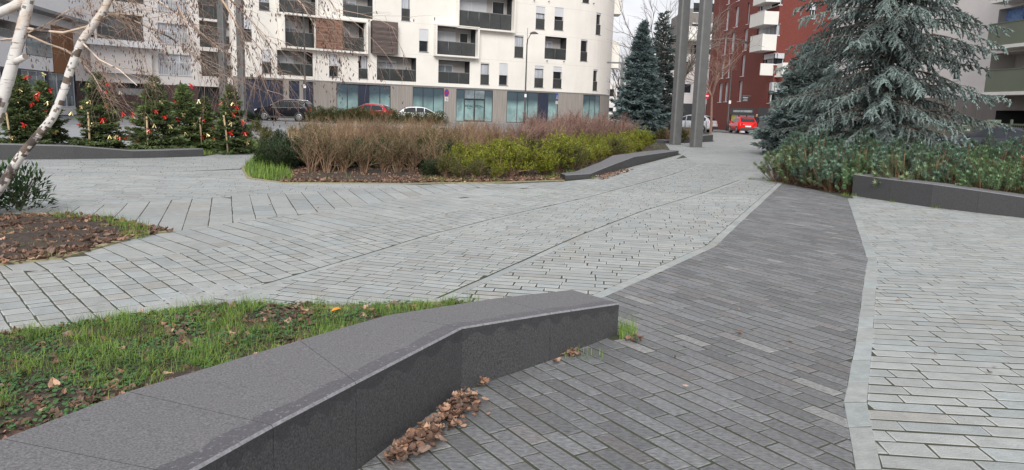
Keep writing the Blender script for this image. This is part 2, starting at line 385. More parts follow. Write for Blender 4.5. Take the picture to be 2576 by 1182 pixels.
# dark path
dark_poly = [(.44, 5.14)]+cFl+[G(1985, 461)[:2], G(2060, 480)[:2]]+[tuple(p) for p in dR]+[(1.42, 2.3), (1.5, BACK), (-2.2, BACK), (-1.3, .6), (-.9, 1.95), (-.59, 2.81), (-.24, 3.69), (.24, 4.21), (.72, 4.79)]
dark_poly = [tuple(p[:2]) for p in dark_poly]
pave('dark_paving', dark_poly, -57, .104, (.16, .34), .0095, 'dark_stone', dark, wob=.005, jz=.0007, roww_j=.1)
def band(name, inner, outer, m='band_stone', step=(.25, .45), z=.0022):   # a narrow course of longer stones between two lines
    mb = MB()
    def along(pl):
        d = [0]
        for a, b in zip(pl, pl[1:]): d.append(d[-1]+math.hypot(b[0]-a[0], b[1]-a[1]))
        return d
    di, do = along(inner), along(outer)
    def at(pl, d, t):
        s = t*d[-1]
        for i in range(len(pl)-1):
            if s <= d[i+1] or i == len(pl)-2:
                k = (s-d[i])/max(1e-9, d[i+1]-d[i]); return (pl[i][0]+(pl[i+1][0]-pl[i][0])*k, pl[i][1]+(pl[i+1][1]-pl[i][1])*k)
    t = 0; Ln = di[-1]
    brk = [d/Ln for d in di]
    while t < 1-1e-6:
        t2 = min(1, t+rnd(*step)/Ln); 
        for b_ in brk:
            if t+.02/Ln < b_ < t2+.1/Ln: t2 = b_; break
        g = .005/Ln
        q = [at(inner, di, t+g), at(inner, di, max(t+g, t2-g)), at(outer, do, max(t+g, t2-g)), at(outer, do, t+g)]
        q = [(x+rnd(-.003, .003), y+rnd(-.003, .003)) for x, y in q]
        if area(q) < 0: q = q[::-1]
        ti_ = light(); ti_ = tuple(x*.99 for x in ti_); inn = shrink(q, .006); zz = z+rnd(-.001, .001)
        vv = [(x, y, -.012) for x, y in q]+[(x, y, zz-.0015) for x, y in q]+[(x, y, zz) for x, y in inn]
        mb.faces(vv, [(k, (k+1) % 4, 4+(k+1) % 4, 4+k) for k in range(4)]+[(4+k, 4+(k+1) % 4, 8+(k+1) % 4, 8+k) for k in range(4)]+[(8, 9, 10, 11)], ti_)
        t = t2
    return tag(mb.build(name, m), kind='structure')
for pp in ([(-2.6, 4.85), (-1.9, 5.0), (-1.8, 5.9), (-2.5, 5.8)], [(-1.5, 4.95), (-.5, 5.05), (-.5, 5.6), (-1.5, 5.4)], [(5.0, 17.3), (6.6, 16.8), (7.5, 20.5), (6.2, 20)]):
    pave('plaza_paving', pp, -20, .13, (.15, .4), .01, 'light_stone', light, z=-.0009, jz=.0001)
dR2 = [tuple(p) for p in dR]+[(1.40, 2.2), (1.5, BACK)]; rO2 = [tuple(p) for p in rO]+[(1.56, 2.2), (1.70, BACK)]
band('border_stones', dR2, rO2)
def offset(pl, d):
    out = []
    for i, p in enumerate(pl):
        a = pl[max(i-1, 0)]; b = pl[min(i+1, len(pl)-1)]; t = Vector((b[0]-a[0], b[1]-a[1])).normalized(); out.append((p[0]-t.y*d, p[1]+t.x*d))
    return out
cFext = [(.10, 5.02)]+cFl
band('border_stones', cFext, offset(cFext, .10))
cD_ = cD[:]; band('border_stones', cD_[:7], offset(cD_[:7], .08), step=(.3, .6))
band('border_stones', cE[:7], offset(cE[:7], .08), step=(.3, .6))
# main field, strip by strip
rbed_tip = [(6.14, 16.94), (7.05, 20.23), (9.45, 26.81), (12.07, 36.29), (13.6, 42), (19.0, 55.6)]
pave('plaza_paving', [tuple(p) for p in (cE+[(7.4, 20.4), (6.5, 17.0)]+offset(cFl, .11)[::-1]+[(.25, 5.2)])], -8, .125, (.18, .45), .015, 'light_stone', light, wob=.009)
pave('plaza_paving', [tuple(p) for p in (cD[:7]+[(9.7, 27), (7.5, 20.6)]+offset(cE, .11)[::-1]+[(-.4, 5.3), (-1.06, 5.09), (-1.74, 5.06), (-2.25, 4.95)])], -16, .118, (.13, .34), .012, 'light_stone', light)
stripCD = cC[:-1]+[cD[6]]+offset(cD[:6], .11)[::-1]+[(-2.3, 4.85), (-2.7, 4.6), (-3.0, 4.3), (-3.4, 4.15), (-4.3, 3.95), (-6, 3.7), (-7.5, 5.98), (-4.9, 5.98)]
pave('plaza_paving', stripCD, -49, .16, (.10, .25), .013, 'light_stone', light, wob=.008, jr=.5)
pave('plaza_paving', [cA[0]]+cA[1:]+[(1.07, 15.6), (1.68, 16.4), (3.33, 20.8), (6.2, 27.9), (7.3, 32), (8.2, 34)]+cC[::-1][1:]+[(-4.9, 5.9), (-4.8, 6.1), (-4.3, 6.4), (-4.05, 6.6), (-4.05, 7.47), (-3.86, 7.99)], -44, .22, (.3, .8), .011, 'light_stone', light)
pave('plaza_paving', [cA[0]]+cA[1:]+[(-.9, 14.6)]+cB[::-1]+[(-5.6, 9.05), (-4.9, 8.9), (-4.05, 8.33)], -69, .27, (.3, .8), .013, 'light_stone', light, jr=.5)
pave('plaza_paving', cB+[(-2.2, 13.95), (-4.1, 13.7), (-4.85, 14.2), (-5.7, 16.1)]+cB2[::-1][1:]+[(-14, 11), (-12, 8), (-9.5, 7.7), (-7.2, 9.05), (-6.0, 9.0)], 12, .14, (.2, .55), .011, 'light_stone', light)
pave('plaza_paving', cB2+[(-7.17, 21.1), (-8.1, 20.4), (-8.2, 19.5), (-9.25, 18.2), (-10.2, 17.4), (-11.4, 16.6), (-13.2, 15.2), (-18, 12), (-14, 11)], 25, .16, (.25, .7), .012, 'light_stone', light)
# far field beyond the islands, up to the street
pave('plaza_paving', [cD[6], (9.45, 26.81), (12.07, 36.29), (13.6, 42), (19.0, 55.6), (18.4, 71), (12.6, 50), (11.4, 43.5), (11.0, 41), (9.3, 38), (8.2, 34), (5.58, 25.97)] if False else [(5.6, 23), (8.1, 23), (9.45, 26.81), (12.07, 36.29), (13.6, 42), (19.0, 55.6), (18.4, 71), (13.2, 52), (11.45, 43.2), (9.5, 40.0), (7.5, 37.6), (6.4, 31), (6.2, 28)], -10, .17, (.25, .7), .012, 'light_stone', light, z=.0025)
# streets
sheet('street', [(-70, 24.5), (-30, 27), (-8, 45), (6, 51), (12.8, 53), (18.0, 71.5), (19.15, 56), (26, 60), (60, 44), (60, 140), (-70, 140)], .0, 'asphalt')
sheet('street', [(18.0, 71.5), (19.15, 55.5), (14.2, 42), (60, 42), (60, 75)], .008, 'asphalt_red')
mb = MB()
def strip(mb, line, wd, z0, z1, tint=(1, 1, 1), off=0.0):
    a = offset(line, off); b = offset(line, off+wd)
    for i in range(len(line)-1):
        p, q, r, s = a[i], a[i+1], b[i+1], b[i]
        top = [(p[0], p[1], z1), (q[0], q[1], z1), (r[0], r[1], z1), (s[0], s[1], z1)]
        if wd < 0: top = top[::-1]
        mb.face(top, tint)
        mb.face([(p[0], p[1], z0), (q[0], q[1], z0), (q[0], q[1], z1), (p[0], p[1], z1)] if wd > 0 else [(q[0], q[1], z0), (p[0], p[1], z0), (p[0], p[1], z1), (q[0], q[1], z1)], tint)
        mb.face([(r[0], r[1], z0), (s[0], s[1], z0), (s[0], s[1], z1), (r[0], r[1], z1)], tint)
strip(mb, [(18.2, 71.2), (19.1, 55.6), (16.5, 48.5)], .25, -.02, .06)
tag(mb.build('kerb', 'asphalt_red'), kind='structure')
mb = MB()
strip(mb, [(-30, 25.5), (-21, 34), (-10, 44), (5, 50.5), (12, 53)], .3, -.02, .10)
strip(mb, [(-28, 57), (-18.5, 62.5), (-12, 67.2), (-5, 71.4), (1.5, 75), (6.5, 77.5), (11, 80)], .2, -.02, .10)
tag(mb.build('kerb', 'sidewalk'), kind='structure')
sheet('sidewalk', [(-28, 57.1), (-18.5, 62.6), (-12, 67.3), (-5, 71.5), (1.5, 75.1), (6.5, 77.6), (11, 80.1), (14, 90), (-20, 90)], .085, 'sidewalk')
sheet('parking_lane', [(-24, 55.5), (-9, 55), (-9, 58), (-24, 60.5)], .004, 'sidewalk')
sheet('pavement', [(-60, 12), (-22.3, 12), (-22.3, 17), (-14, 20.2), (-8.8, 23.7), (-8.5, 30), (-12, 40), (-10, 44.5), (-21, 34.5), (-30, 26.5), (-60, 24)], .002, 'sidewalk')
# bed edging
for e in (bed1_edge, bed2_edge, isl_edge):
    mb = MB(); s = -.09
    if e is bed2_edge: s = .09
    strip(mb, e, s if e is not isl_edge else .09, -.01, .014, off=0); tag(mb.build('bed_edging', 'kerb_sand'), kind='structure')
mb = MB(); strip(mb, g2([(1938, 425), (1952, 435), (1972, 457)]), .07, -.01, .008); tag(mb.build('bed_edging', 'kerb_sand'), kind='structure')
# planting beds (soil with relief)
def soil(name, poly, z=.0, amp=.03, step=.25):
    if area(poly) < 0: poly = poly[::-1]
    x0, x1 = min(p[0] for p in poly), max(p[0] for p in poly); y0, y1 = min(p[1] for p in poly), max(p[1] for p in poly)
    nx = int((x1-x0)/step)+1; ny = int((y1-y0)/step)+1; mb = MB(); ed = [(poly[i], poly[(i+1) % len(poly)]) for i in range(len(poly))]
    def ok(i, j):
        q = [(x0+(i+a)*step, y0+(j+b)*step) for a, b in ((0, 0), (1, 0), (1, 1), (0, 1))]
        return all(inpoly(p, poly) for p in q) and not any(segx(e[0], e[1], q[k], q[(k+1) % 4]) for e in ed for k in range(4))
    C = {(i, j) for i in range(nx) for j in range(ny) if ok(i, j)}; H = {}
    def h(i, j):
        if (i, j) not in H: H[i, j] = z+.004+(rnd(0, amp) if all((i-a, j-b) in C for a in (0, 1) for b in (0, 1)) else 0)
        return H[i, j]
    for i, j in C:
        q = [(x0+(i+a)*step, y0+(j+b)*step, h(i+a, j+b)) for a, b in ((0, 0), (1, 0), (1, 1), (0, 1))]; mb.face(q, sm=True)
    mb2 = MB(); mb2.face([(x, y, z) for x, y in poly]); o2 = mb2.build(name, 'soil')
    bm = bmesh.new(); bm.from_mesh(o2.data); bmesh.ops.triangulate(bm, faces=bm.faces); o = mb.build(name+'_x', 'soil'); bm.from_mesh(o.data); bm.to_mesh(o2.data); bm.free(); bpy.data.objects.remove(o)
    return tag(o2, kind='structure')
island = isl_edge+[(1.68, 16.4), (3.33, 20.8), (6.1, 27.9), (5.6, 28.2), (6.6, 33), (7.5, 37.7), (11.2, 42.9), (12, 49.5), (5, 50.3), (-10, 43.8), (-12, 40), (-8.5, 30), (-8.8, 23.5), (-14, 20), (-22, 17), (-22, 12.5), (-14, 14.6), (-11.3, 16.41), (-10.13, 17.25), (-9.17, 18.01), (-8.04, 19.37)]
rbed = [(6.14, 16.94), (6.17, 15.9), (6.6, 14.55), (6.92, 13.72), (7.28, 12.95), (8.2, 11.9), (9.6, 10.6), (13, 9.5), (24, 14), (24, 34), (13.9, 40), (12.07, 36.29), (9.45, 26.81), (7.05, 20.23)]
soil('bed_soil', bed1, .005, .02, .12); soil('bed_soil', bed2, .005, .05, .2); soil('bed_soil', island, .005, .05, .5); soil('bed_soil', rbed, .005, .06, .5)
# ------------------------------------------------------------------ granite benches
mat('granite_wet', (.092, .088, .097), .5, 150, .4, .2, 220, spec=.45, detail=5, extra=streaks(55, .5, (.40, .39, .42), lo=.57, hi=.64))
mat('granite_edge', (.24, .235, .245), .55, 60, .4, .1, 100, spec=.4)
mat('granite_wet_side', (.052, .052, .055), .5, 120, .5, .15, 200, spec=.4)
def bench(sf, back, label, gap=.0025, cham=.009, stain=False, sub=5, caps=True):
    """a long seat of granite blocks following a front foot line; one part per block"""
    c = Vector((sum(p[0] for p in sf)/len(sf), sum(p[1] for p in sf)/len(sf), 0))
    root = empty('stone_bench', c, 0, label, 'bench', 'dark granite benches around the planting beds')
    n = len(sf); lp = lambda a, b, t: tuple(a[k]+(b[k]-a[k])*t for k in range(len(a)))
    if stain: sub = 26
    for i in range(n-1):
        f0, f1, b0, b1 = sf[i], sf[i+1], back[i], back[i+1]
        Ls = math.hypot(f1[0]-f0[0], f1[1]-f0[1]); ga = gap/Ls/2 if i > 0 else 0; gb = gap/Ls/2 if i < n-2 else 0
        rows = []; wa = rnd(0, 6)
        for k in range(sub+1):
            t = ga+(1-ga-gb)*k/sub; F = lp(f0, f1, t); B = lp(b0, b1, t); h = F[2]; W = Vector((B[0]-F[0], B[1]-F[1])).normalized()
            st = .088+.010*math.sin(wa+k*.37)+rnd(-.005, .005) if stain else .09
            dr = min(h*.5, .045+.02*math.sin(wa*2+k*.9)+rnd(-.006, .006)) if stain else .03
            pr = [(F[0], F[1], -.02), (F[0], F[1], h-cham-dr), (F[0], F[1], h-cham), (F[0]+W.x*cham, F[1]+W.y*cham, h), (F[0]+W.x*st, F[1]+W.y*st, h), (B[0]-W.x*cham, B[1]-W.y*cham, h), (B[0], B[1], h-cham), (B[0], B[1], -.02)]
            rows.append([Vector(p)-c for p in pr])
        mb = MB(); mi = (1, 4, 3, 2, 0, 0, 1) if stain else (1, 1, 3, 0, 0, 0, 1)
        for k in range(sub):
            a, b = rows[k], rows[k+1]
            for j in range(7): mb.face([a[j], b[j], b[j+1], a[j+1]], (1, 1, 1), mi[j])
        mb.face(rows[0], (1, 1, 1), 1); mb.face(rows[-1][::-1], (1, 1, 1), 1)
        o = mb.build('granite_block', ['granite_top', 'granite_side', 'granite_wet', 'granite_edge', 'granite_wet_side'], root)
        bm = bmesh.new(); bm.from_mesh(o.data); bmesh.ops.remove_doubles(bm, verts=bm.verts, dist=1e-5); bmesh.ops.recalc_face_normals(bm, faces=bm.faces); bm.to_mesh(o.data); bm.free()
    return root
def back_off(sf, d): return offset([(p[0], p[1]) for p in sf], d)
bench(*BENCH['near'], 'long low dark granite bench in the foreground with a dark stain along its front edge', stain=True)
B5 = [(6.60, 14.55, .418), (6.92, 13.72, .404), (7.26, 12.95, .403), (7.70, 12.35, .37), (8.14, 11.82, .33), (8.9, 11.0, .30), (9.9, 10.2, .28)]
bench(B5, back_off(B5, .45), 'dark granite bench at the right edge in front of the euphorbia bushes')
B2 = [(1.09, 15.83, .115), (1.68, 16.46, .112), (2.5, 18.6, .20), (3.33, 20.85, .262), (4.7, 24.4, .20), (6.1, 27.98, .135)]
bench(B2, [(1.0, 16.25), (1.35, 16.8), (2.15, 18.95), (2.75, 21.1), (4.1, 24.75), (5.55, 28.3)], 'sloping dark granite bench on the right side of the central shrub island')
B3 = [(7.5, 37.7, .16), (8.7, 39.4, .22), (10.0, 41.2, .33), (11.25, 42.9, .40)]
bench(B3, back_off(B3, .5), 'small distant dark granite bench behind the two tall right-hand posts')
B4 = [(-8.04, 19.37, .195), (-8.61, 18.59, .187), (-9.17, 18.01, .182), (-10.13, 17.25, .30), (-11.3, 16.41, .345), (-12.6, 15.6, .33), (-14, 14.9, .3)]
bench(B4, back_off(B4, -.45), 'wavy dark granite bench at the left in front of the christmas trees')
# ------------------------------------------------------------------ buildings
class Path:
    def __init__(s, pts):
        s.p = [Vector((x, y)) for x, y in pts]; s.d = [0]
        for a, b in zip(s.p, s.p[1:]): s.d.append(s.d[-1]+(b-a).length)
        s.L = s.d[-1]
    def seg(s, t):
        for i in range(len(s.p)-1):
            if t <= s.d[i+1] or i == len(s.p)-2: return i
    def tan(s, t): i = s.seg(t); return (s.p[i+1]-s.p[i]).normalized()
    def nor(s, t): v = s.tan(t); return Vector((v.y, -v.x))     # towards the viewer when the path runs left to right
    def pt(s, t, off=0., z=0.):
        i = s.seg(t); a = s.p[i]+(s.p[i+1]-s.p[i]).normalized()*(t-s.d[i]); n = s.nor(t)
        return Vector((a.x+n.x*off, a.y+n.y*off, z))
    def hit(s, px, py, off=0.):
        d = ray(px, py); best = None; near = None
        for i in range(len(s.p)-1):
            a, b = s.p[i], s.p[i+1]; n = Vector(((b-a).y, -(b-a).x)).normalized(); a = a+n*off; b = b+n*off
            e = b-a; den = d.x*e.y-d.y*e.x
            if abs(den) < 1e-9: continue
            t = (a.x*e.y-a.y*e.x)/den; u = (a.x*d.y-a.y*d.x)/den
            if t > 0:
                vio = max(0, -u, u-1)*e.length
                if near is None or vio < near[0]: near = (vio, (t, s.d[i]+max(0, min(1, u))*e.length, EYE+d.z*t))
            lo = -1e9 if i == 0 else -.001; hi = 1e9 if i == len(s.p)-2 else 1.001
            if t > 0 and lo <= u <= hi:
                if best is None or t < best[0]: best = (t, s.d[i]+u*e.length, EYE+d.z*t)
        best = best or near[1]
        return (best[1], best[2])
    def rect(s, x0, y0, x1, y1, off=0.):
        xm, ym = (x0+x1)/2, (y0+y1)/2
        return (s.hit(x0, ym, off)[0], s.hit(x1, ym, off)[0], s.hit(xm, y1, off)[1], s.hit(xm, y0, off)[1])
def panel(mb, pa, s0, s1, z0, z1, off, th, tint=(1, 1, 1), mi=0):
    """box along the path, front face at off, back at off-th"""
    nseg = 1 if s1-s0 < 1.2 else 1+sum(1 for d in pa.d if s0 < d < s1)
    br = [s0]+([d for d in pa.d if s0+.05 < d < s1-.05] if nseg > 1 else [])+[s1]
    for a, b in zip(br, br[1:]):
        e = 1e-4; m = (a+b)/2
        n = pa.nor(m).to_3d()
        p, q = pa.pt(a+e, 0), pa.pt(b-e, 0); f = [p+n*off, q+n*off, q+n*(off-th), p+n*(off-th)]
        vs = [Vector((v.x, v.y, z0)) for v in f]+[Vector((v.x, v.y, z1)) for v in f]
        mb.faces(vs, [(0, 3, 2, 1), (4, 5, 6, 7), (0, 1, 5, 4), (1, 2, 6, 5), (2, 3, 7, 6), (3, 0, 4, 7)], tint, mi)
def wall(name, pa, z0, z1, m, holes, parent, reveal=None, s0=0., s1=None, step=3., th=0.3, ends=0.):
    """wall with real openings; holes = (s0,s1,z0,z1,depth,back_mat_index)"""
    s1 = pa.L if s1 is None else s1; H = []
    for h in holes:
        a, b, c, d = max(h[0], s0+.02), min(h[1], s1-.02), max(h[2], z0), min(h[3], z1)
        if b-a > .05 and d-c > .05: H.append((a, b, c, d)+tuple(h[4:]))
    S = {s0, s1}; Z = {z0, z1}
    for h in H: S |= {h[0], h[1]}; Z |= {h[2], h[3]}
    S |= {d for d in pa.d if s0 < d < s1}; S = sorted(S); Z = sorted(Z); mb = MB()
    for i in range(len(S)-1):
        if S[i+1]-S[i] < 1e-5: continue
        for j in range(len(Z)-1):
            if Z[j+1]-Z[j] < 1e-5: continue
            sm, zm = (S[i]+S[i+1])/2, (Z[j]+Z[j+1])/2
            if any(h[0] < sm < h[1] and h[2] < zm < h[3] for h in H): continue
            a, b = pa.pt(S[i]), pa.pt(S[i+1])
            mb.face([(a.x, a.y, Z[j]), (b.x, b.y, Z[j]), (b.x, b.y, Z[j+1]), (a.x, a.y, Z[j+1])])
    for h in H:
        a, b, c, d, dep, bk = h; n = pa.nor((a+b)/2).to_3d()*-dep; p, q = pa.pt(a), pa.pt(b); p2, q2 = p+n, q+n
        V = lambda v, z: (v.x, v.y, z)
        for f in ([V(p, c), V(p, d), V(p2, d), V(p2, c)], [V(q, d), V(q, c), V(q2, c), V(q2, d)], [V(p, d), V(q, d), V(q2, d), V(p2, d)], [V(q, c), V(p, c), V(p2, c), V(q2, c)]): mb.face(f, mi=1 if dep > .5 else 2)
        mb.face([V(p2, c), V(q2, c), V(q2, d), V(p2, d)], mi=bk)
    return mb.build(name, [m, reveal or m, m, 'loggia_back', 'glass_dark', 'anthracite', 'navy'], parent)
def win(pa, r, parent, shut=0., rail=0., curt=0, dep=.22, frame='frame_grey', mull=0, glass='glass_dark', sill=True, railm='glass_rail'):
    s0, s1, z0, z1 = r; f = MB(); w_ = .06
    if s1-s0 < .25: return None
    panel(f, pa, s0+.002, s0+w_, z0+.002, z1-.002, -dep+.07, .06); panel(f, pa, s1-w_, s1-.002, z0+.002, z1-.002, -dep+.07, .06)
    panel(f, pa, s0+w_, s1-w_, z0+.003, z0+w_, -dep+.068, .056); panel(f, pa, s0+w_, s1-w_, z1-w_, z1-.003, -dep+.068, .056)
    for k in range(mull):
        sm = s0+(s1-s0)*(k+1)/(mull+1); panel(f, pa, sm-.03, sm+.03, z0+w_, z1-w_, -dep+.066, .05)
    if sill: panel(f, pa, s0-.04, s1+.04, z0-.05, z0-.002, .05, .12)
    o = f.build('window', frame, parent)
    g = MB(); panel(g, pa, s0+w_, s1-w_, z0+w_, z1-w_, -dep+.03, .02); g.build('pane', glass, o)
    H = z1-z0
    if curt:
        c = MB(); n_ = max(4, int((s1-s0)/.12)); a, b = s0+w_+.01, s1-w_-.01
        if curt == 2: a = a+(b-a)*.35
        for k in range(n_): panel(c, pa, a+(b-a)*k/n_, a+(b-a)*(k+.96)/n_, z0+w_+.01, z1-w_-H*shut, -dep+.034+(.008 if k % 2 else 0), .006, tint=(rnd(.8, 1.1),)*3)
        c.build('curtain', 'curtain', o)
    if shut:
        c = MB(); zt = z1-.004; zb = z1-H*shut; n_ = max(3, int((zt-zb)/.09))
        for k in range(n_):
            za = zb+(zt-zb)*k/n_; panel(c, pa, s0+.004, s1-.004, za, za+(zt-zb)/n_-.012, -.04, .02)
        panel(c, pa, s0+.006, s1-.006, zb, zt, -.05, .012); c.build('roller_shutter', 'shutter_white', o)
    if rail:
        c = MB(); panel(c, pa, s0+.003, s1-.003, z0+.02, z0+H*rail, -.02, .015, mi=0); panel(c, pa, s0+.003, s1-.003, z0+H*rail, z0+H*rail+.04, -.012, .035, mi=1)
        c.build('railing', [railm, 'frame_grey'], o)
    return o
def loggia(pa, r, parent, dep=1.5, shut=.35, rail=.48, panes=3, back='loggia_back', split=3, framem='frame_grey', curt=0):
    """fittings of a recessed balcony: glazed rear wall, shutters, dark glass balustrade"""
    s0, s1, z0, z1 = r; H = z1-z0; a = s0+.35; b = s1-.35
    z1 = z1-.25
    o = win(pa, (a, a+(b-a)*.62, z0+.05, z1-.1), parent, shut=shut, rail=0, dep=dep-.02, mull=1, frame='frame_white', sill=False, glass='glass_pale', curt=curt)
    if o:
        for ch in [x for x in COL.objects if x.parent == o and x.name.startswith('roller')]:
            n = pa.nor((a+b)/2); ch.location = (-n.x*(dep-.12), -n.y*(dep-.12), 0)
    if b-a > 3.4:
        win(pa, (a+(b-a)*.74, b, z0+.05, z1-.1), parent, shut=0, dep=dep-.02, frame='frame_white', sill=False, glass='glass_dark', curt=0)
    c = MB(); n_ = split
    for k in range(n_):
        p, q = s0+.02+(s1-s0-.04)*k/n_, s0+.02+(s1-s0-.04)*(k+1)/n_; panel(c, pa, p+.015, q-.015, z0+.02, z0+H*rail, -.06, .02)
    panel(c, pa, s0+.01, s1-.01, z0+H*rail, z0+H*rail+.04, -.05, .04, mi=1)
    c.build('balustrade', ['glass_rail', 'frame_grey'], parent)
def box_frame(name, pa, r, parent, m, out=.55, t=.16, back=0.0):
    s0, s1, z0, z1 = r; f = MB()
    panel(f, pa, s0, s1, z0, z0+t, out, out+back); panel(f, pa, s0, s1, z1-t, z1, out, out+back)
    panel(f, pa, s0, s0+t, z0+t, z1-t, out-.002, out-.004+back); panel(f, pa, s1-t, s1, z0+t, z1-t, out-.002, out-.004+back)
    return f.build(name, m, parent)
def text(body, size, loc, rot, m, parent, name='lettering', ext=.004, bold=0.0):
    cu = bpy.data.curves.new(name, 'FONT'); cu.body = body; cu.size = size; cu.extrude = ext; cu.offset = bold; cu.align_x = 'CENTER'; cu.align_y = 'CENTER'; cu.resolution_u = 3
    t = bpy.data.objects.new(name, cu); COL.objects.link(t); dg = bpy.context.evaluated_depsgraph_get(); me = bpy.data.meshes.new_from_object(t.evaluated_get(dg)); bpy.data.objects.remove(t)
    o = bpy.data.objects.new(name, me); COL.objects.link(o); me.materials.clear(); me.materials.append(MATS[m])
    at = me.attributes.new('tint', 'FLOAT_COLOR', 'CORNER'); at.data.foreach_set('color', [1.0]*4*len(me.loops))
    o.location = loc; o.rotation_euler = rot; o.parent = parent; return o
def wall_rot(pa, s): t = pa.tan(s); return (math.pi/2, 0, math.atan2(t.y, t.x))
def chaikin(p, n=2):
    for _ in range(n):
        q = [p[0]]
        for a, b in zip(p, p[1:]): q += [(a[0]*.75+b[0]*.25, a[1]*.75+b[1]*.25), (a[0]*.25+b[0]*.75, a[1]*.25+b[1]*.75)]
        p = q+[p[-1]]
    return p
# ---- main cream apartment building with rounded end
PM = Path(chaikin([(-22.9, 61.4), (-17.6, 65.9), (-12.7, 69.6), (-5.6, 73.8), (0, 77), (5.2, 80), (8.0, 81.9), (9.5, 83.8), (10.4, 86), (10.9, 88.5), (11.0, 93)], 2))
Z2 = lambda a, b, c, d: (594+a*.2792, b*.2792, 594+c*.2792, d*.2792)
Z3 = lambda a, b, c, d: (1055.8+a*.2792, b*.2792, 1055.8+c*.2792, d*.2792)
main = empty('apartment_building', (-6, 74, 0), 0, 'large cream apartment building with a rounded right end and scattered windows', 'building')
ZG = 3.36; ZT = 19.5
off0 = Vector((-6, 74, 0))
def fix(root, off):
    for o in COL.objects:
        if o.parent == root and o.type == 'MESH' and 'fx' not in o:
            shift(o, off)
def shift(o, off):
    o.matrix_parent_inverse = Matrix.Translation(-off); 
wins = []  # rect, shutter, rail, curtain
for q, sh, rl, cu in [
    (Z2(205, -60, 300, 90), 0, .45, 1), (Z2(60, 160, 140, 368), .48, .42, 0), (Z2(232, 450, 318, 658), .5, .45, 0), (Z2(838, 487, 925, 692), .52, .0, 0), (Z2(1102, 500, 1186, 705), 0, .42, 2),
    (Z2(1490, -50, 1567, 184), .1, .45, 1), (Z2(1650, 262, 1732, 466), .52, .0, 0), (Z2(1240, -60, 1242, -50), 0, 0, 0),
    (Z3(1047, 58, 1128, 262), .3, .45, 1), (Z3(1215, 68, 1295, 270), .4, .42, 0), (Z3(855, 317, 935, 517), .05, .48, 1), (Z3(548, 565, 626, 760), .05, .45, 1), (Z3(716, 570, 795, 768), .54, .0, 0),
    (Z3(1035, 592, 1115, 786), .14, .42, 1), (Z3(1202, 600, 1280, 793), .24, .42, 0), (Z3(1590, 115, 1632, 312), .08, .45, 0), (Z3(1450, 355, 1512, 550), .06, .42, 0), (Z3(1562, 625, 1602, 815), .06, .42, 0),
    (Z3(1470, -120, 1528, 25), .05, .4, 0)]:
    r = PM.rect(*q)
    if r[1]-r[0] > .3: wins.append((r, sh, rl, cu))
logs = [PM.rect(*q) for q in (Z2(385, -110, 728, 122), Z2(962, -70, 1230, 158), Z2(370, 460, 690, 680), Z2(1268, 510, 1622, 728), Z3(168, 545, 450, 752), Z3(1127, 332, 1320, 535))]
# protruding boxes: inner openings are cut in the wall as well
bxA = PM.rect(*Z2(425, 148, 1190, 458), off=.55); bxB = PM.rect(*Z3(345, -70, 868, 272), off=.55); bxC = PM.rect(*Z3(145, 226, 540, 515), off=.55); bxL = PM.rect(*Z2(372, -130, 740, 140), off=.3)
slat = PM.rect(*Z2(1228, 190, 1458, 485), off=.5)
def inner(b, t=.17): return (b[0]+t, b[1]-t, b[2]+t, b[3]-t)
iA, iB, iC = inner(bxA), inner(bxB), inner(bxC)
sA1 = iA[0]+(iA[1]-iA[0])*.375; sA2 = iA[0]+(iA[1]-iA[0])*.70
holes = [r+(.24, 2) for r, *_ in wins]+[r+(1.1, 3) for r in logs]+[(iA[0], sA1, iA[2], iA[3], 1.0, 3), (sA2, iA[1], iA[2], iA[3], 1.0, 3), iB+(1.0, 3), iC+(1.0, 3)]
wall('wall', PM, ZG, ZT, 'cream', holes, main, reveal='anthracite')
for r, sh, rl, cu in wins: win(PM, r, main, sh, rl, cu)
for k, r in enumerate(logs): loggia(PM, r, main, shut=(.3, .3, .45, .1, .08, .12)[k], dep=1.1, split=3 if r[1]-r[0] > 3 else 2, curt=(1 if k in (3, 5) else 0))
for b, i_, sh in ((bxA, None, 0), (bxB, iB, .75), (bxC, iC, .8)):
    box_frame('box_surround', PM, b, main, 'cream')
    if i_: loggia(PM, i_, main, shut=sh, split=5 if b is bxB else 3, dep=1.0)
loggia(PM, (iA[0], sA1, iA[2], iA[3]), main, shut=.3, split=2, dep=1.0); loggia(PM, (sA2, iA[1], iA[2], iA[3]), main, shut=.3, split=2, dep=1.0)
box_frame('box_surround', PM, bxL, main, 'cream', out=.3, t=.14)
def slats(s0, s1, z0, z1, off, m, parent, vertical=False, th=.04):
    c = MB(); z = z0
    panel(c, PM, s0, s1, z0, z1, off-.05, .06, tint=(.45, .45, .45))
    while z < z1-.06: panel(c, PM, s0, s1, z+.012, z+.095, off, .05, tint=(rnd(.7, 1.25),)*3); z += .11
    return c.build('slatted_screen', m, parent)
slats(sA1, sA2, iA[2]+.02, iA[3]-.02, .5, 'wood_slats_red', main); slats(*slat, .55, 'wood_slats', main)
c = MB(); panel(c, PM, slat[0]+.05, slat[1]-.05, slat[2]+.05, slat[3]-.05, .47, .47, tint=(.4, .4, .4)); c.build('screen_box', 'anthracite', main)
# joints of the render and small drain spouts
c = MB()
for x, y in ((1143, 547), (1295, 552), (1160, 12), (1028, 5), (1562, 30)):
    c = MB(); s, z = PM.hit(1055.8+x*.2792, y*.2792); p = PM.pt(s, 0, z); n = PM.nor(s).to_3d(); c.tube([p, p+n*.22], .05, 6)
    c.build('drain_spout', 'frame_grey', main)
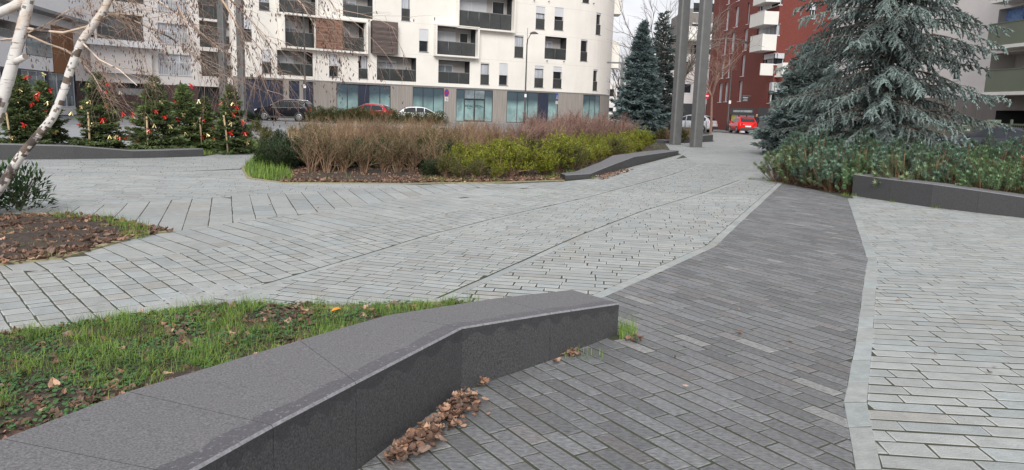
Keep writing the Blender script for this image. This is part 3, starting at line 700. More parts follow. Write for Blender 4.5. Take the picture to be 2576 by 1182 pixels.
# ground floor
gw = []
Gf = [(Z2(85, 700, 430, 975), 'n'), (Z2(478, 722, 574, 985), 'n'), (Z2(606, 732, 700, 990), 'n'), (Z2(905, 750, 1392, 1010), 'g5'), (Z2(1590, 785, 1872, 1030), 'g3'), (Z3(328, 800, 658, 1112), 'd'), (Z3(783, 825, 1245, 1118), 'g5b'), (Z3(1470, 855, 1622, 1100), 'g3')]
for q, k in Gf: r = PM.rect(*q); gw.append(((r[0], r[1], .12, min(r[3], ZG-.12)), k))
hol = [r+(.18, 6 if k == 'n' else 5) for r, k in gw]
wall('ground_floor_wall', PM, -.1, ZG-.02, 'board_concrete', hol, main)
c = MB(); panel(c, PM, 0.01, PM.L-.01, ZG-.05, ZG+.04, .03, .05); c.build('sill_course', 'frame_grey', main)
def film(): 
    m = MATS['teal_film']; t = m.node_tree; l = t.links.new; b = t.nodes['Principled BSDF']; src = b.inputs['Base Color'].links[0].from_socket
    g = N(t, 'ShaderNodeNewGeometry'); s_ = N(t, 'ShaderNodeSeparateXYZ'); l(g.outputs['Position'], s_.inputs[0])
    no = N(t, 'ShaderNodeTexNoise', i_Scale=.6); l(g.outputs['Position'], no.inputs['Vector'])
    ad = N(t, 'ShaderNodeMath', operation='ADD'); l(s_.outputs['Z'], ad.inputs[0]); l(no.outputs[0], ad.inputs[1])
    r = N(t, 'ShaderNodeMapRange'); r.inputs[1].default_value = 2.2; r.inputs[2].default_value = 3.0; l(ad.outputs[0], r.inputs[0])
    x = N(t, 'ShaderNodeMixRGB'); l(r.outputs[0], x.inputs[0]); l(src, x.inputs[1]); x.inputs[2].default_value = (.065, .095, .115, 1); l(x.outputs[0], b.inputs['Base Color'])
film()
for r, k in gw:
    s0, s1, z0, z1 = r; f = MB(); n_ = {'n': 1, 'g5': 5, 'g5b': 5, 'g3': 3, 'd': 4}[k]
    if k == 'n':
        panel(f, PM, s0+.04, s1-.04, z0, z1-.9, -.08, .05); panel(f, PM, s0+.04, s1-.04, z1-.86, z1-.02, -.10, .05); f.build('garage_door', 'navy', main); continue
    fr = .06
    panel(f, PM, s0, s0+fr, z0, z1, -.03, .1); panel(f, PM, s1-fr, s1, z0, z1, -.03, .1); panel(f, PM, s0+fr, s1-fr, z1-fr, z1, -.032, .1); panel(f, PM, s0+fr, s1-fr, z0, z0+fr, -.032, .1)
    ed = [s0+(s1-s0)*j/n_ for j in range(n_+1)]
    if k == 'd': ed = [s0, s0+(s1-s0)*.22, s0+(s1-s0)*.50, s0+(s1-s0)*.78, s1]
    for e in ed[1:-1]: panel(f, PM, e-.035, e+.035, z0+fr, z1-fr, -.034, .1)
    if k == 'd': panel(f, PM, ed[1]+.035, ed[3]-.035, 2.28, 2.36, -.036, .1)
    o = f.build('shop_window', 'anthracite', main)
    for j in range(n_):
        a, b = ed[j]+.035, ed[j+1]-.035; g = MB()
        solid = (k == 'g5' and j == 2) or (k == 'g5b' and j == 3)
        if k == 'd' and j in (1, 2):
            panel(g, PM, a+.05, b-.05, z0+.15, 2.22, -.07, .02); dr = g.build('door', 'teal_film', o)
            h = MB(); sx = b-.12 if j == 1 else a+.12; panel(h, PM, sx-.02, sx+.02, 1.0, 1.35, -.02, .03); h.build('handle', 'chrome', dr)
            f2 = MB(); panel(f2, PM, a, a+.05, z0+.06, 2.28, -.05, .05); panel(f2, PM, b-.05, b, z0+.06, 2.28, -.05, .05); panel(f2, PM, a+.05, b-.05, z0+.06, z0+.15, -.051, .05); f2.build('door_frame', 'anthracite', dr)
            sm = (a+b)/2; p = PM.pt(sm, -.062, 1.62); text('FIDAL', .34, p, wall_rot(PM, sm), 'text_dark', dr, bold=.006)
            c = MB(); panel(c, PM, sm-.22, sm+.22, 1.38, 1.41, -.064, .004); c.build('small_print', 'text_dark', dr)
            t_ = MB(); panel(t_, PM, a, b, 2.37, z1-fr, -.06, .02); t_.build('pane', 'glass_pale', o)
        else:
            panel(g, PM, a, b, z0+fr, z1-fr, -.06, .02); pn = g.build('pane', 'navy' if solid else 'teal_film', o)
            if k == 'd' and j == 0:
                c = MB()
                for q in range(9): panel(c, PM, (a+b)/2-rnd(.15, .26), (a+b)/2+rnd(.15, .26), 2.0-q*.11, 2.03-q*.11, -.055, .004)
                c.build('small_print', 'text_dark', pn)
# balconies beyond the rounded end
def bal_box(parent, c, d, rz, m='cream', name='balcony', t=.1):
    mb = MB(); M_ = Matrix.Rotation(rz, 4, 'Z'); w_, dd, h = d
    for cc, dz in (((0, 0, 0), (w_, dd, t)), ((0, -dd/2+t/2, h/2+t/2), (w_, t, h)), ((-w_/2+t/2, t/2, h/2+t/2-.002), (t-.002, dd-t, h-.004)), ((w_/2-t/2, t/2, h/2+t/2-.002), (t-.002, dd-t, h-.004))):
        p = M_ @ Vector(cc); mb.box(Vector(c)+p, dz, rz)
    return mb.build(name, m, parent)
for x0, y0, x1, y1 in ((1523.5, -35, 1556, 36), (1515, 106, 1549, 170)):
    pl = P(x0, y1, 90.5); pr = P(x1, y1, 90.5); zt = P(x0, y0, 90.5).z
    bal_box(main, ((pl.x+pr.x)/2-.3, 90.5, pl.z), (pr.x-pl.x+.9, 2.6, zt-pl.z), 0, t=.14)
# closing side and roof
c = MB(); a, b = PM.pt(0), PM.pt(PM.L); 
c.face([(a.x, a.y, 0), (a.x, a.y, ZT), (a.x-2, a.y+14, ZT), (a.x-2, a.y+14, 0)]); c.build('side_wall', 'cream', main)
c = MB(); L_ = [PM.pt(d, 0, ZT) for d in PM.d]; c.face([tuple(p) for p in L_]+[(a.x-2, 93, ZT)]); c.build('roof', 'frame_grey', main)
shiftlist = [(main, off0)]
# ---- second white block behind the christmas trees
PS = Path([(-32.6, 56.2), (-23.4, 65.3)])
sec = empty('apartment_building', (-28, 61, 0), 0, 'white apartment block with barred french windows and a dark brick ground floor at the left', 'building')
shiftlist.append((sec, Vector((-28, 61, 0))))
Z1 = lambda a, b, c, d: (a*.3462, b*.3462, c*.3462, d*.3462)
Z6 = lambda a, b, c, d: (369.5+a*.2345, b*.2345, 369.5+c*.2345, d*.2345)
fw = [PS.rect(*q) for q in (Z6(120, 255, 448, 475), Z6(125, 580, 475, 806), Z6(115, -70, 440, 128))]
lg = [PS.rect(*q) for q in (Z6(552, -90, 872, 205), Z6(565, 232, 888, 512), Z6(582, 555, 908, 822))]
bigb = PS.rect(*Z1(700, 92, 1040, 302)); sw = PS.rect(*Z1(645, 235, 688, 285))
lowb = PS.rect(*Z1(880, 497, 1025, 524)); top2 = PS.rect(*Z1(700, -190, 1040, 10))
zs = PS.hit(400, 212)[1]
hs = [r+(.24, 2) for r in fw+[sw, lowb]]+[r+(1.5, 3) for r in lg+[bigb, top2]]
wall('wall', PS, zs, 19, 'pale_render', hs, sec, reveal='loggia_back')
for r in fw:
    o = win(PS, r, sec, 0, 0, 1, mull=2, frame='frame_white', glass='glass_pale'); c = MB(); k = r[0]+.05; zr = r[2]+(r[3]-r[2])*.62
    while k < r[1]-.04: panel(c, PS, k, k+.03, r[2]+.06, zr, .06, .03); k += .13
    panel(c, PS, r[0], r[1], zr, zr+.04, .07, .05); panel(c, PS, r[0], r[1], r[2], r[2]+.04, .07, .05); c.build('railing', 'frame_white', o)
win(PS, sw, sec, .3, 0, 0); win(PS, lowb, sec, 0, 0, 0, sill=False)
for r in lg: loggia(PS, r, sec, shut=.1, split=2)
for r in (bigb, top2): loggia(PS, r, sec, shut=0, split=4)
c = MB(); r = PS.rect(*Z1(690, 300, 1140, 345)); panel(c, PS, r[0]-.9, r[1], r[2], r[3], 1.2, 1.2); c.build('balcony_slab', 'white_render', sec)
c = MB(); r2 = PS.rect(*Z1(612, 345, 1085, 590)); panel(c, PS, r2[0]+.3, r2[1], r2[2]+.6, r[2], .55, .55); c.build('bay', 'pale_render', sec)
hs = []
for q in (Z1(585, 592, 660, 700), Z1(840, 600, 1085, 690), Z1(1440, 632, 1600, 745), Z1(1650, 645, 1700, 750)): r = PS.rect(*q); hs.append((r[0], r[1], max(r[2], .0), min(r[3], zs-.05), .5, 5))
wall('ground_floor_wall', PS, -.1, zs, 'brick_dark', hs, sec, reveal='anthracite')
for h in hs[2:]:
    c = MB(); k = h[0]+.1
    while k < h[1]-.05: panel(c, PS, k, k+.035, h[2], h[3], -.1, .03); k += .16
    c.build('gate_bars', 'anthracite', sec)
c = MB(); panel(c, PS, hs[1][0], hs[1][1], hs[1][2], hs[1][2]+.5, .0, .1); c.build('lintel', 'frame_grey', sec)
# ---- leftmost white block with brown cladding
PL = Path([(-28.2, 34), (-32.7, 56.4)])
lef = empty('apartment_building', (-31, 46, 0), 0, 'white block at the far left with a brown clad panel and navy shopfronts', 'building')
shiftlist.append((lef, Vector((-31, 46, 0))))
zl = PL.hit(100, 177)[1]
r_w = [PL.rect(*q) for q in (Z1(-260, 120, 120, 250), Z1(185, 190, 368, 408), Z1(230, -60, 420, 60), Z1(-250, -160, 100, -20), Z1(560, 236, 640, 286))]
wall('wall', PL, zl, 17, 'white_render', [r+(1.2, 3) for r in r_w[:2]]+[r+(.24, 2) for r in r_w[2:4]], lef, reveal='loggia_back')
for r in r_w[2:4]: win(PL, r, lef, 0, .4, 0, mull=2, frame='frame_white', railm='glass_pale')
for r in r_w[:2]: loggia(PL, r, lef, dep=1.2, shut=0, split=2)
c = MB(); r = PL.rect(*Z1(188, 290, 370, 405)); panel(c, PL, r[0], r[1], r[2], r[3], .05, .03); c.build('glass_balustrade', 'glass_pale', lef)
c = MB(); r = PL.rect(*Z1(380, 205, 572, 545)); panel(c, PL, r[0], r[1], zl-.05, r[3], .06, .2); c.build('cladding', 'brown_cladding', lef)
c = MB(); r = PL.rect(*Z1(-300, 60, 640, 100)); e0 = PL.hit(126, 48)[1]; panel(c, PL, .0, PL.L+.3, e0+.15, e0+.35, 1.0, 1.0); c.build('eave', 'frame_grey', lef)
c = MB(); panel(c, PL, .0, PL.L+.3, e0+.36, 17, .9, .9); c.build('upper_storey', 'white_render', lef)
gl = [PL.rect(*q) for q in (Z1(-300, 505, 30, 860), Z1(165, 512, 343, 830), Z1(362, 535, 553, 830))]
wall('ground_floor_wall', PL, -.1, zl, 'navy', [(r[0], r[1], .05, min(r[3], zl-.05), .2, 5) for r in gl], lef)
for r in gl: win(PL, (r[0], r[1], .6, min(r[3], zl-.05)), lef, 0, 0, 0, dep=.16, frame='frame_white', mull=2, glass='glass_pale', sill=False); c = MB(); panel(c, PL, r[0], r[1], .05, .58, -.04, .1); c.build('base_panel', 'frame_white', lef)
# ---- red brick block on the right
PR = Path([(21.55, 86), (22.8, 68.0), (29.6, 70.3)])
red = empty('apartment_building', (24, 72, 0), 0, 'red brick apartment block with white balconies and a corner shop', 'building')
shiftlist.append((red, Vector((24, 72, 0))))
Z4 = lambda a, b, c, d: (1649.6+a*.3126, b*.3126, 1649.6+c*.3126, d*.3126)
rw = [PR.rect(*q) for q in (Z4(505, 672, 533, 822), Z4(552, 665, 578, 818), Z4(665, 652, 692, 815), Z4(525, 475, 548, 630), Z4(575, 468, 598, 625), Z4(688, 445, 715, 612), Z4(545, 290, 568, 440), Z4(605, 262, 632, 427), Z4(707, 235, 737, 405),
      Z4(562, 82, 586, 240), Z4(637, 55, 665, 215), Z4(735, 22, 752, 192), Z4(578, -110, 600, 30), Z4(655, -140, 680, 5), Z4(740, -190, 768, -40))]
bw = [PR.rect(*q) for q in (Z4(832, -40, 1018, 62), Z4(816, 210, 996, 300), Z4(866, 425, 1036, 520), Z4(1240, 20, 1290, 150), Z4(905, 660, 1010, 830))]
sh = [PR.rect(*q) for q in (Z4(597, 880, 790, 1045), Z4(815, 885, 1010, 1050))]
shr = [(r[0], r[1], .1, PR.hit(1649.6+700*.3126, 868*.3126)[1]) for r in sh]
wall('wall', PR, -.1, 18, 'red_brick', [r+(.24, 2) for r in rw+bw]+[r+(.25, 5) for r in shr], red)
for r in rw: win(PR, r, red, 0, 0, 1, frame='frame_white', glass='glass_pale', sill=True)
for r in bw: win(PR, r, red, .45 if r is not bw[1] else .0, 0, 1 if r is bw[1] else 0, frame='frame_white', mull=1)
def face_balcony(pa, q, parent, m, out, top=True):
    s0, s1, z0, z1 = pa.rect(*q, off=out); c = MB(); t = .12
    panel(c, pa, s0, s1, z0, z0+.14, out, out); panel(c, pa, s0, s1, z0+.14, z1, out, t); panel(c, pa, s0, s0+t, z0+.14, z1-.003, out-t, out-t-.003); panel(c, pa, s1-t, s1, z0+.14, z1-.003, out-t, out-t-.003)
    panel(c, pa, s0-.02, s1+.02, z1, z1+.04, out+.02, t+.04)
    return c.build('balcony', m, parent)
for q in (Z4(760, 82, 1028, 186), Z4(760, 268, 1008, 396), Z4(828, 500, 1060, 612), Z4(790, -115, 1035, 2)): face_balcony(PR, q, red, 'white_panel', 1.3)
for r, q in zip(shr, (0, 1)):
    s0, s1, z0, z1 = r; f = MB(); n_ = 3
    for j in range(n_+1): e = s0+(s1-s0)*j/n_; panel(f, PR, max(s0, e-.05), min(s1, e+.05), z0, z1-.7, -.05, .1)
    panel(f, PR, s0, s1, z1-.68, z1, .02, .2); panel(f, PR, s0+.05, s1-.05, z0, z0+.12, -.052, .09); o = f.build('shopfront', 'anthracite', red)
    for j in range(n_):
        g = MB(); e = s0+(s1-s0)*j/n_; panel(g, PR, e+.05, e+(s1-s0)/n_-.05, z0+.12, z1-.7, -.1, .02); g.build('pane', 'glass_pale', o)
    if q == 0:
        c = MB(); a = s0+.9
        while a < s1-.6: panel(c, PR, a, a+rnd(.12, .22), z1-.42, z1-.22, .03, .005); a += .27
        c.build('shop_lettering', 'plate_white', o)
        c = MB(); panel(c, PR, s0+.15, s0+1.3, .8, 2.0, -.09, .01); c.build('poster', 'yellow_poster', o)
    else:
        c = MB(); a = s0+.1
        while a < s1-.1: panel(c, PR, a, a+.04, .25, 2.2, -.02, .03); a += .2
        panel(c, PR, s0, s1, 1.2, 1.25, -.015, .03); c.build('security_grille', 'frame_grey', o)
sgs, sgz = PR.hit(1649.6+780*.3126, 798*.3126); p = PR.pt(sgs); n = PR.nor(sgs)
sg = empty('hanging_shop_sign', (p.x+n.x*.7, p.y+n.y*.4, sgz), 0, 'small dark projecting shop sign on the red brick wall above the shopfront', 'sign')
c = MB(); c.box((0, 0, 0), (.62, .12, .52)); c.build('sign_board', 'anthracite', sg)
c = MB(); c.box((.1, 0, .30), (.8, .05, .05)); c.build('bracket', 'frame_grey', sg)
c = MB()
for k, (wd, zz) in enumerate(((.46, .13), (.3, -.02), (.42, -.15))):
    a = -wd/2
    while a < wd/2: c.box((a, -.065, zz), (.045, .01, .08 if k == 0 else .05)); a += .07
c.build('sign_lettering', 'plate_white', sg)
c = MB(); a, b = PR.pt(PR.L), PR.pt(0)
c.face([(a.x, a.y, 0), (a.x+1, a.y+14, 0), (a.x+1, a.y+14, 18), (a.x, a.y, 18)]); c.face([(b.x, b.y, 0), (b.x, b.y, 18), (b.x+8, b.y, 18), (b.x+8, b.y, 0)]); c.build('side_wall', 'red_brick', red)
# ---- cream building along the right with green balconies
PC = Path([(26.9, 66.3), (29.4, 41.2), (29.7, 30)])
cr = empty('apartment_building', (28, 52, 0), 0, 'pale cream apartment building behind the cedar with olive green balconies', 'building')
shiftlist.append((cr, Vector((28, 52, 0))))
Z7 = lambda a, b, c, d: (2243.5+a*.3349, b*.3349, 2243.5+c*.3349, d*.3349)
cw = [PC.rect(*q) for q in (Z7(505, 100, 565, 245), Z7(445, 440, 515, 600), Z7(135, 180, 185, 290), Z7(335, 110, 360, 190), Z7(505, -230, 565, -60), Z7(290, 540, 325, 650))]
cw += [PC.rect(*q) for q in ((2085, 2, 2122, 40), (2200, 30, 2230, 80), (2085, 110, 2120, 150), (2140, 190, 2170, 225), (2200, 150, 2230, 190))]
cl = [PC.rect(*q) for q in (Z7(800, 20, 1400, 240), Z7(740, 375, 1400, 560), Z7(800, -330, 1400, -110))]
zc = 3.15
wall('wall', PC, zc, 17, 'pale_render', [r+(.24, 2) for r in cw]+[r+(1.6, 3) for r in cl], cr, reveal='loggia_back')
for r in cw: win(PC, r, cr, .35, 0, 0, frame='frame_white')
for r in cl: win(PC, (r[0]+(r[1]-r[0])*.3, r[0]+(r[1]-r[0])*.45, r[2], r[3]-.2), cr, 0, 0, 0, dep=1.56, frame='frame_white', sill=False, mull=1); win(PC, (r[0]+(r[1]-r[0])*.6, r[1]-.4, r[2], r[3]-.2), cr, 0, 0, 0, dep=1.56, frame='frame_white', sill=False, mull=3)
PB = PC
for q in (Z7(722, 182, 1500, 362), Z7(700, 540, 1500, 712), Z7(760, -170, 1500, 12)):
    s0, s1, z0, z1 = PC.rect(q[0], q[1], 2500, q[3], off=1.3); z0 = PC.hit(2520, (q[3]-6), 1.3)[1]; z1 = z0+1.28; s1 = PC.L
    c = MB(); panel(c, PC, s0, s1, z0+.05, z1, 1.3, .08); panel(c, PC, s0, s0+.08, z0+.05, z1-.002, 1.22, 1.2); b = c.build('balcony', 'green_panel', cr)
    c = MB(); panel(c, PC, s0-.05, s1, z0-.15, z0+.04, 1.36, 1.36); c.build('balcony_slab', 'white_panel', b)
    c = MB(); panel(c, PC, s0-.02, s1, z1, z1+.05, 1.33, .14); c.build('coping', 'green_panel', b)
s0 = PC.rect(*Z7(815, 80, 890, 180), off=-.3)
wall('ground_floor_wall', PC, -.1, zc, 'grey_cladding', [(PC.hit(2243.5+770*.3349, 930*.3349)[0], PC.L-.1, .1, 2.3, 2.5, 5)], cr, reveal='anthracite')
c = MB(); s_, z_ = PC.hit(2243.5+850*.3349, 150*.3349, -.4); panel(c, PC, s_-.1, s_+1.3, z_-.7, z_+.75, -.5, .03); 
tw = c.build('hanging_towel', 'fabric_blue'); recenter(tw); tag(tw, 'blue towel drying on the upper green balcony at the right', 'towel')
# ---- grey-white buildings far down the street
def simple_block(label, x0, x1, y, z1, m, wins_, dep=12, low=None, lowm=None):
    pa = Path([(x0, y), (x1, y)]); root = empty('distant_building', ((x0+x1)/2, y, 0), 0, label, 'building'); shiftlist.append((root, Vector(((x0+x1)/2, y, 0))))
    hs = [r for r in wins_(pa)]
    wall('wall', pa, low or -.1, z1, m, [r+(.24, 2) for r in hs], root)
    for r in hs: win(pa, r, root, rnd(0, .5), 0, 0, frame='frame_white')
    if low: wall('ground_floor_wall', pa, -.1, low, lowm, [], root)
    c = MB(); c.faces([(x0, y, -.1), (x0, y+dep, -.1), (x0, y+dep, z1), (x0, y, z1), (x1, y, -.1), (x1, y+dep, -.1), (x1, y+dep, z1), (x1, y, z1)], [(0, 1, 2, 3), (4, 7, 6, 5), (3, 2, 6, 7)]); c.build('side_walls', m, root)
    return root
def grid(n, m_, z0, dz, wd, ht):
    def f(pa): return [(pa.L*(i+.5)/n-wd/2, pa.L*(i+.5)/n+wd/2, z0+j*dz, z0+j*dz+ht) for i in range(n) for j in range(m_)]
    return f
q0, q1 = P(1672, 200, 98), P(1792, 200, 98)
simple_block('pale grey low house seen between the two tall posts', q0.x, q1.x, 98, P(1720, 135, 98).z, 'pale_render', grid(3, 2, 4.2, 2.8, .9, 1.5), low=2.9, lowm='anthracite')
q0, q1 = P(1730, 80, 106), P(1806, 80, 106)
cb = simple_block('grey wood clad upper block behind the tall posts with a rounded balcony', q0.x, q1.x, 106, P(1770, 22, 106).z, 'grey_cladding', grid(2, 3, 9.5, 2.9, 1., 1.6))
pbal = P(1752, 100, 104.6); bal_box(cb, (pbal.x, 104.8, pbal.z), (4.2, 2.4, 1.6), 0, 'white_panel')
q0, q1 = P(1480, 260, 150), P(1660, 260, 150)
simple_block('faint pale low building far away at the end of the street', q0.x, q1.x, 150, 7.5, 'pale_render', grid(8, 2, 1.5, 3, 1.2, 1.5))
# ---- fence, post boxes by the right building
fe = empty('metal_fence', (26.5, 40, 0), 0, 'green barred metal fence below the green balconies at the right', 'fence')
PF = Path([(25.6, 47.5), (27.0, 33)]); shiftlist.append((fe, Vector((26.5, 40, 0))))
c = MB(); k = .1
while k < PF.L: panel(c, PF, k, k+.03, .1, 1.55, 0, .03); k += .14
c.build('bars', 'green_panel', fe); c = MB(); panel(c, PF, 0, PF.L, .18, .24, .02, .06); panel(c, PF, 0, PF.L, 1.45, 1.5, .02, .06); c.build('rail', 'green_panel', fe)
for k in range(5): c = MB(); panel(c, PF, PF.L*k/4-.05, PF.L*k/4+.05, 0, 1.75, .04, .1); c.build('fence_post', 'green_panel', fe)
bpy.context.view_layer.update()
for root, off in shiftlist:
    for o in [x for x in COL.objects if x.parent == root]: o.matrix_parent_inverse = Matrix.Translation(-off)
# ------------------------------------------------------------------ tall posts, lamps, signs
def steel_post(loc, h, wd, label, rz, grp='tall square grey steel posts'):
    root = empty('steel_post', loc, 0, label, 'post', grp); mb = MB(); a, b, ch = wd/2, wd*.36, .05
    pr = [(-a+ch, -b), (a-ch, -b), (a, -b+ch), (a, b-ch), (a-ch, b), (-a+ch, b), (-a, b-ch), (-a, -b+ch)]
    M_ = Matrix.Rotation(rz, 3, 'Z'); n = 8
    lv = [0, 1.45, 1.46, 1.47, h]; sc = [1, 1, .985, 1, 1]
    vs = [M_ @ Vector((x*s, y*s, z)) for z, s in zip(lv, sc) for x, y in pr]
    mb.faces(vs, [(i*n+k, i*n+(k+1) % n, (i+1)*n+(k+1) % n, (i+1)*n+k) for i in range(len(lv)-1) for k in range(n)]+[tuple((len(lv)-1)*n+k for k in range(n))])
    mb.build('shaft', 'post_steel', root)
    c = MB(); c.box((0, 0, .008), (wd*1.25, wd*1.0, .016), rz); c.build('base_plate', 'post_steel', root); return root
steel_post(G(1698, 364), 15, .50, 'left one of the two tall grey posts at the path', .5)
steel_post(G(1750, 370), 15, .52, 'right and nearer one of the two tall grey posts at the path', .5)
steel_post((P(563, 240, 50).x, 50, 0), 15, .48, 'left one of the two tall grey posts behind the rightmost christmas trees', -.35)
steel_post((P(610, 290, 50).x, 50, 0), 15, .46, 'right one of the two tall grey posts, beside the dark blue garage doors', -.35)
def street_lamp(x, y, h, label, side=1, ant=True):
    root = empty('street_lamp', (x, y, .08), 0, label, 'street lamp', 'street lamps along the road')
    c = MB(); c.tube([(0, 0, 0), (0, 0, 1.1), (0, 0, 1.15), (0, 0, h-1)], [.13, .12, .085, .055], 8); c.build('pole', 'lamp_metal', root)
    c = MB(); c.tube([(0, 0, h-1.4), (.06*side, 0, h-.7), (.3*side, 0, h-.25), (.55*side, 0, h-.08)], [.045, .045, .04, .035], 6)
    if ant: c.tube([(0, 0, h-1), (0, 0, h+.35)], .02, 5)
    c.build('arm', 'lamp_metal', root)
    c = MB(); c.lathe([(.0, .16), (.14, .14), (.34, .04), (.40, -.04), (.38, -.06), (0, -.06)], 14, (.62*side, 0, h-.12)); hd = c.build('lamp_head', 'lamp_metal', root)
    c = MB(); c.lathe([(0, -.12), (.2, -.10), (.28, -.062)], 12, (.62*side, 0, h-.12)); c.build('lens', 'clear_lens', hd)
    c = MB(); c.box((0.02, -.13, 3.9-1.2), (.2, .06, .3)); c.build('small_plate', 'plate_white', root)
q = P(1319, 312, 73); street_lamp(q.x, 73, P(1338, 82, 73).z, 'slim dark street lamp in front of the shop window right of the glass shop doors', 1)
q = P(768, 260, 62.5); street_lamp(q.x, 62.5, P(760, 25, 62.5).z, 'slim dark street lamp behind the parked dark car', -.6, False)
q = P(1829, 328, 72.5); street_lamp(q.x, 72.5, P(1843, 105, 72.5).z, 'thin dark street lamp against the red brick building', 1.6, False)
root = empty('lamp_mast', (P(1561, 260, 55).x, 55, 0), 0, 'grey mast with a flat horizontal arm left of the blue spruce', 'street lamp')
zt = P(1566, 160, 55).z
c = MB(); c.box((0, 0, zt/2), (.2, .2, zt)); c.build('pole', 'post_steel', root); c = MB(); c.box((-.5, 0, zt+.05), (1.25, .2, .1)); c.build('arm', 'post_steel', root)
def disc(mb, r, y, n=20, mi=0, x=0, z=0, sx=1.):
    mb.face([(x+sx*r*math.cos(2*math.pi*k/n), y, z+r*math.sin(2*math.pi*k/n)) for k in range(n)][::1], mi=mi)
def sign_post(loc, rz, h, label, kind):
    root = empty('traffic_sign', loc, rz, label, 'sign'); c = MB(); c.tube([(0, .05, 0), (0, .05, h+.3)], .035, 8); c.build('pole', 'frame_grey', root)
    c = MB()
    if kind == 'noparking':
        c.lathe([(0, .03), (.325, .03), (.325, 0), (0, 0)], 24, (0, 0, h), 'Y', mi=2); disc(c, .32, -.004, 24, 1, z=h); disc(c, .26, -.008, 24, 0, z=h)
        for a in (.785, -.785): c.box((0, -.010, h), (.52, .004, .06), M=Matrix.Rotation(a, 4, 'Y'), mi=1)
        c.build('sign_face', ['sign_blue', 'sign_red', 'frame_grey'], root)
        c = MB(); c.box((0, 0, h-.55), (.42, .02, .36)); pl = c.build('plate', 'plate_white', root)
        c = MB()
        for k in range(3): c.box((-.03+.03*k, -.014, h-.47-.08*k), (.26, .004, .03))
        c.build('plate_lettering', 'text_dark', pl)
    elif kind == 'noentry':
        c.lathe([(0, .03), (.30, .03), (.30, 0), (0, 0)], 24, (0, 0, h), 'Y', mi=0); disc(c, .3, -.004, 24, 0, z=h); c.box((0, -.008, h), (.42, .004, .11), mi=1)
        c.build('sign_face', ['sign_red', 'plate_white'], root)
    else:
        c.box((0, .01, h), (.6, .02, .6), mi=0); c.face([(-.22, -.004, h-.2), (.22, -.004, h-.2), (0, -.004, h+.2)], mi=1)
        c.box((0, -.01, h-.07), (.06, .004, .2), mi=2); c.box((0, 0, h-.55), (.5, .02, .3), mi=1)
        c.build('sign_face', ['sign_blue', 'plate_white', 'text_dark'], root)
q = P(1122.5, 300, 66); sign_post((q.x, 66, 0), .95, P(1123.4, 233, 66).z, 'round blue and red no stopping sign on a pole by the white parked car', 'noparking')
q = P(1399.5, 290, 72); sign_post((q.x, 72, 0), 1.15, P(1401.5, 243, 72).z, 'blue square pedestrian crossing sign seen edge on in front of the cream building', 'crossing')
q = P(1773, 300, 78); sign_post((q.x, 78, 0), 0., P(1774.6, 241, 78).z, 'round red no entry sign beside the red brick building', 'noentry')
for px, lb in ((1776, 'slim grey bollard standing in front of the silver car, right of the posts'), (1723, 'slim grey bollard between the two tall posts in front of the silver car')):
    g = P(px, 325, 60); c = MB(); c.tube([(0, 0, 0), (0, 0, .95), (0, 0, 1.0)], [.05, .05, .03], 8); c.box((0, 0, .8), (.13, .13, .03)); o = c.build('bollard', 'frame_grey', None, (g.x, 60, 0)); tag(o, lb, 'bollard', 'slim grey bollards near the silver car')
g = G(1823, 329); c = MB(); c.box((0, 0, .42), (.45, .3, .84)); c.box((0, 0, .86), (.5, .36, .05)); c.box((0, -.16, .45), (.36, .02, .6)); tag(c.build('utility_cabinet', 'plate_white', None, (g.x, 69.5, .0)), 'small white utility cabinet at the foot of the red brick wall', 'cabinet')
for k, (px, py, lb) in enumerate(((2243.5+562*.3349, 318, 'small green metal box with a white label near the grey cladding'), (2243.5+752*.3349, 312, 'tall green entry panel with a white notice beside the fence gate'))):
    d_ = 44 if k == 0 else 38; q = P(px, py, d_); c = MB(); c.box((0, 0, .85), (.7, .3, 1.7)); c.box((0, -.16, .9), (.6, .02, 1.4)); o = c.build('service_box', 'green_panel', None, (q.x, d_, 0)); tag(o, lb, 'service box'); c = MB(); c.box((0, -.18, 1.1), (.2, .01, .12 if k == 0 else .3)); c.build('notice', 'plate_white', o)
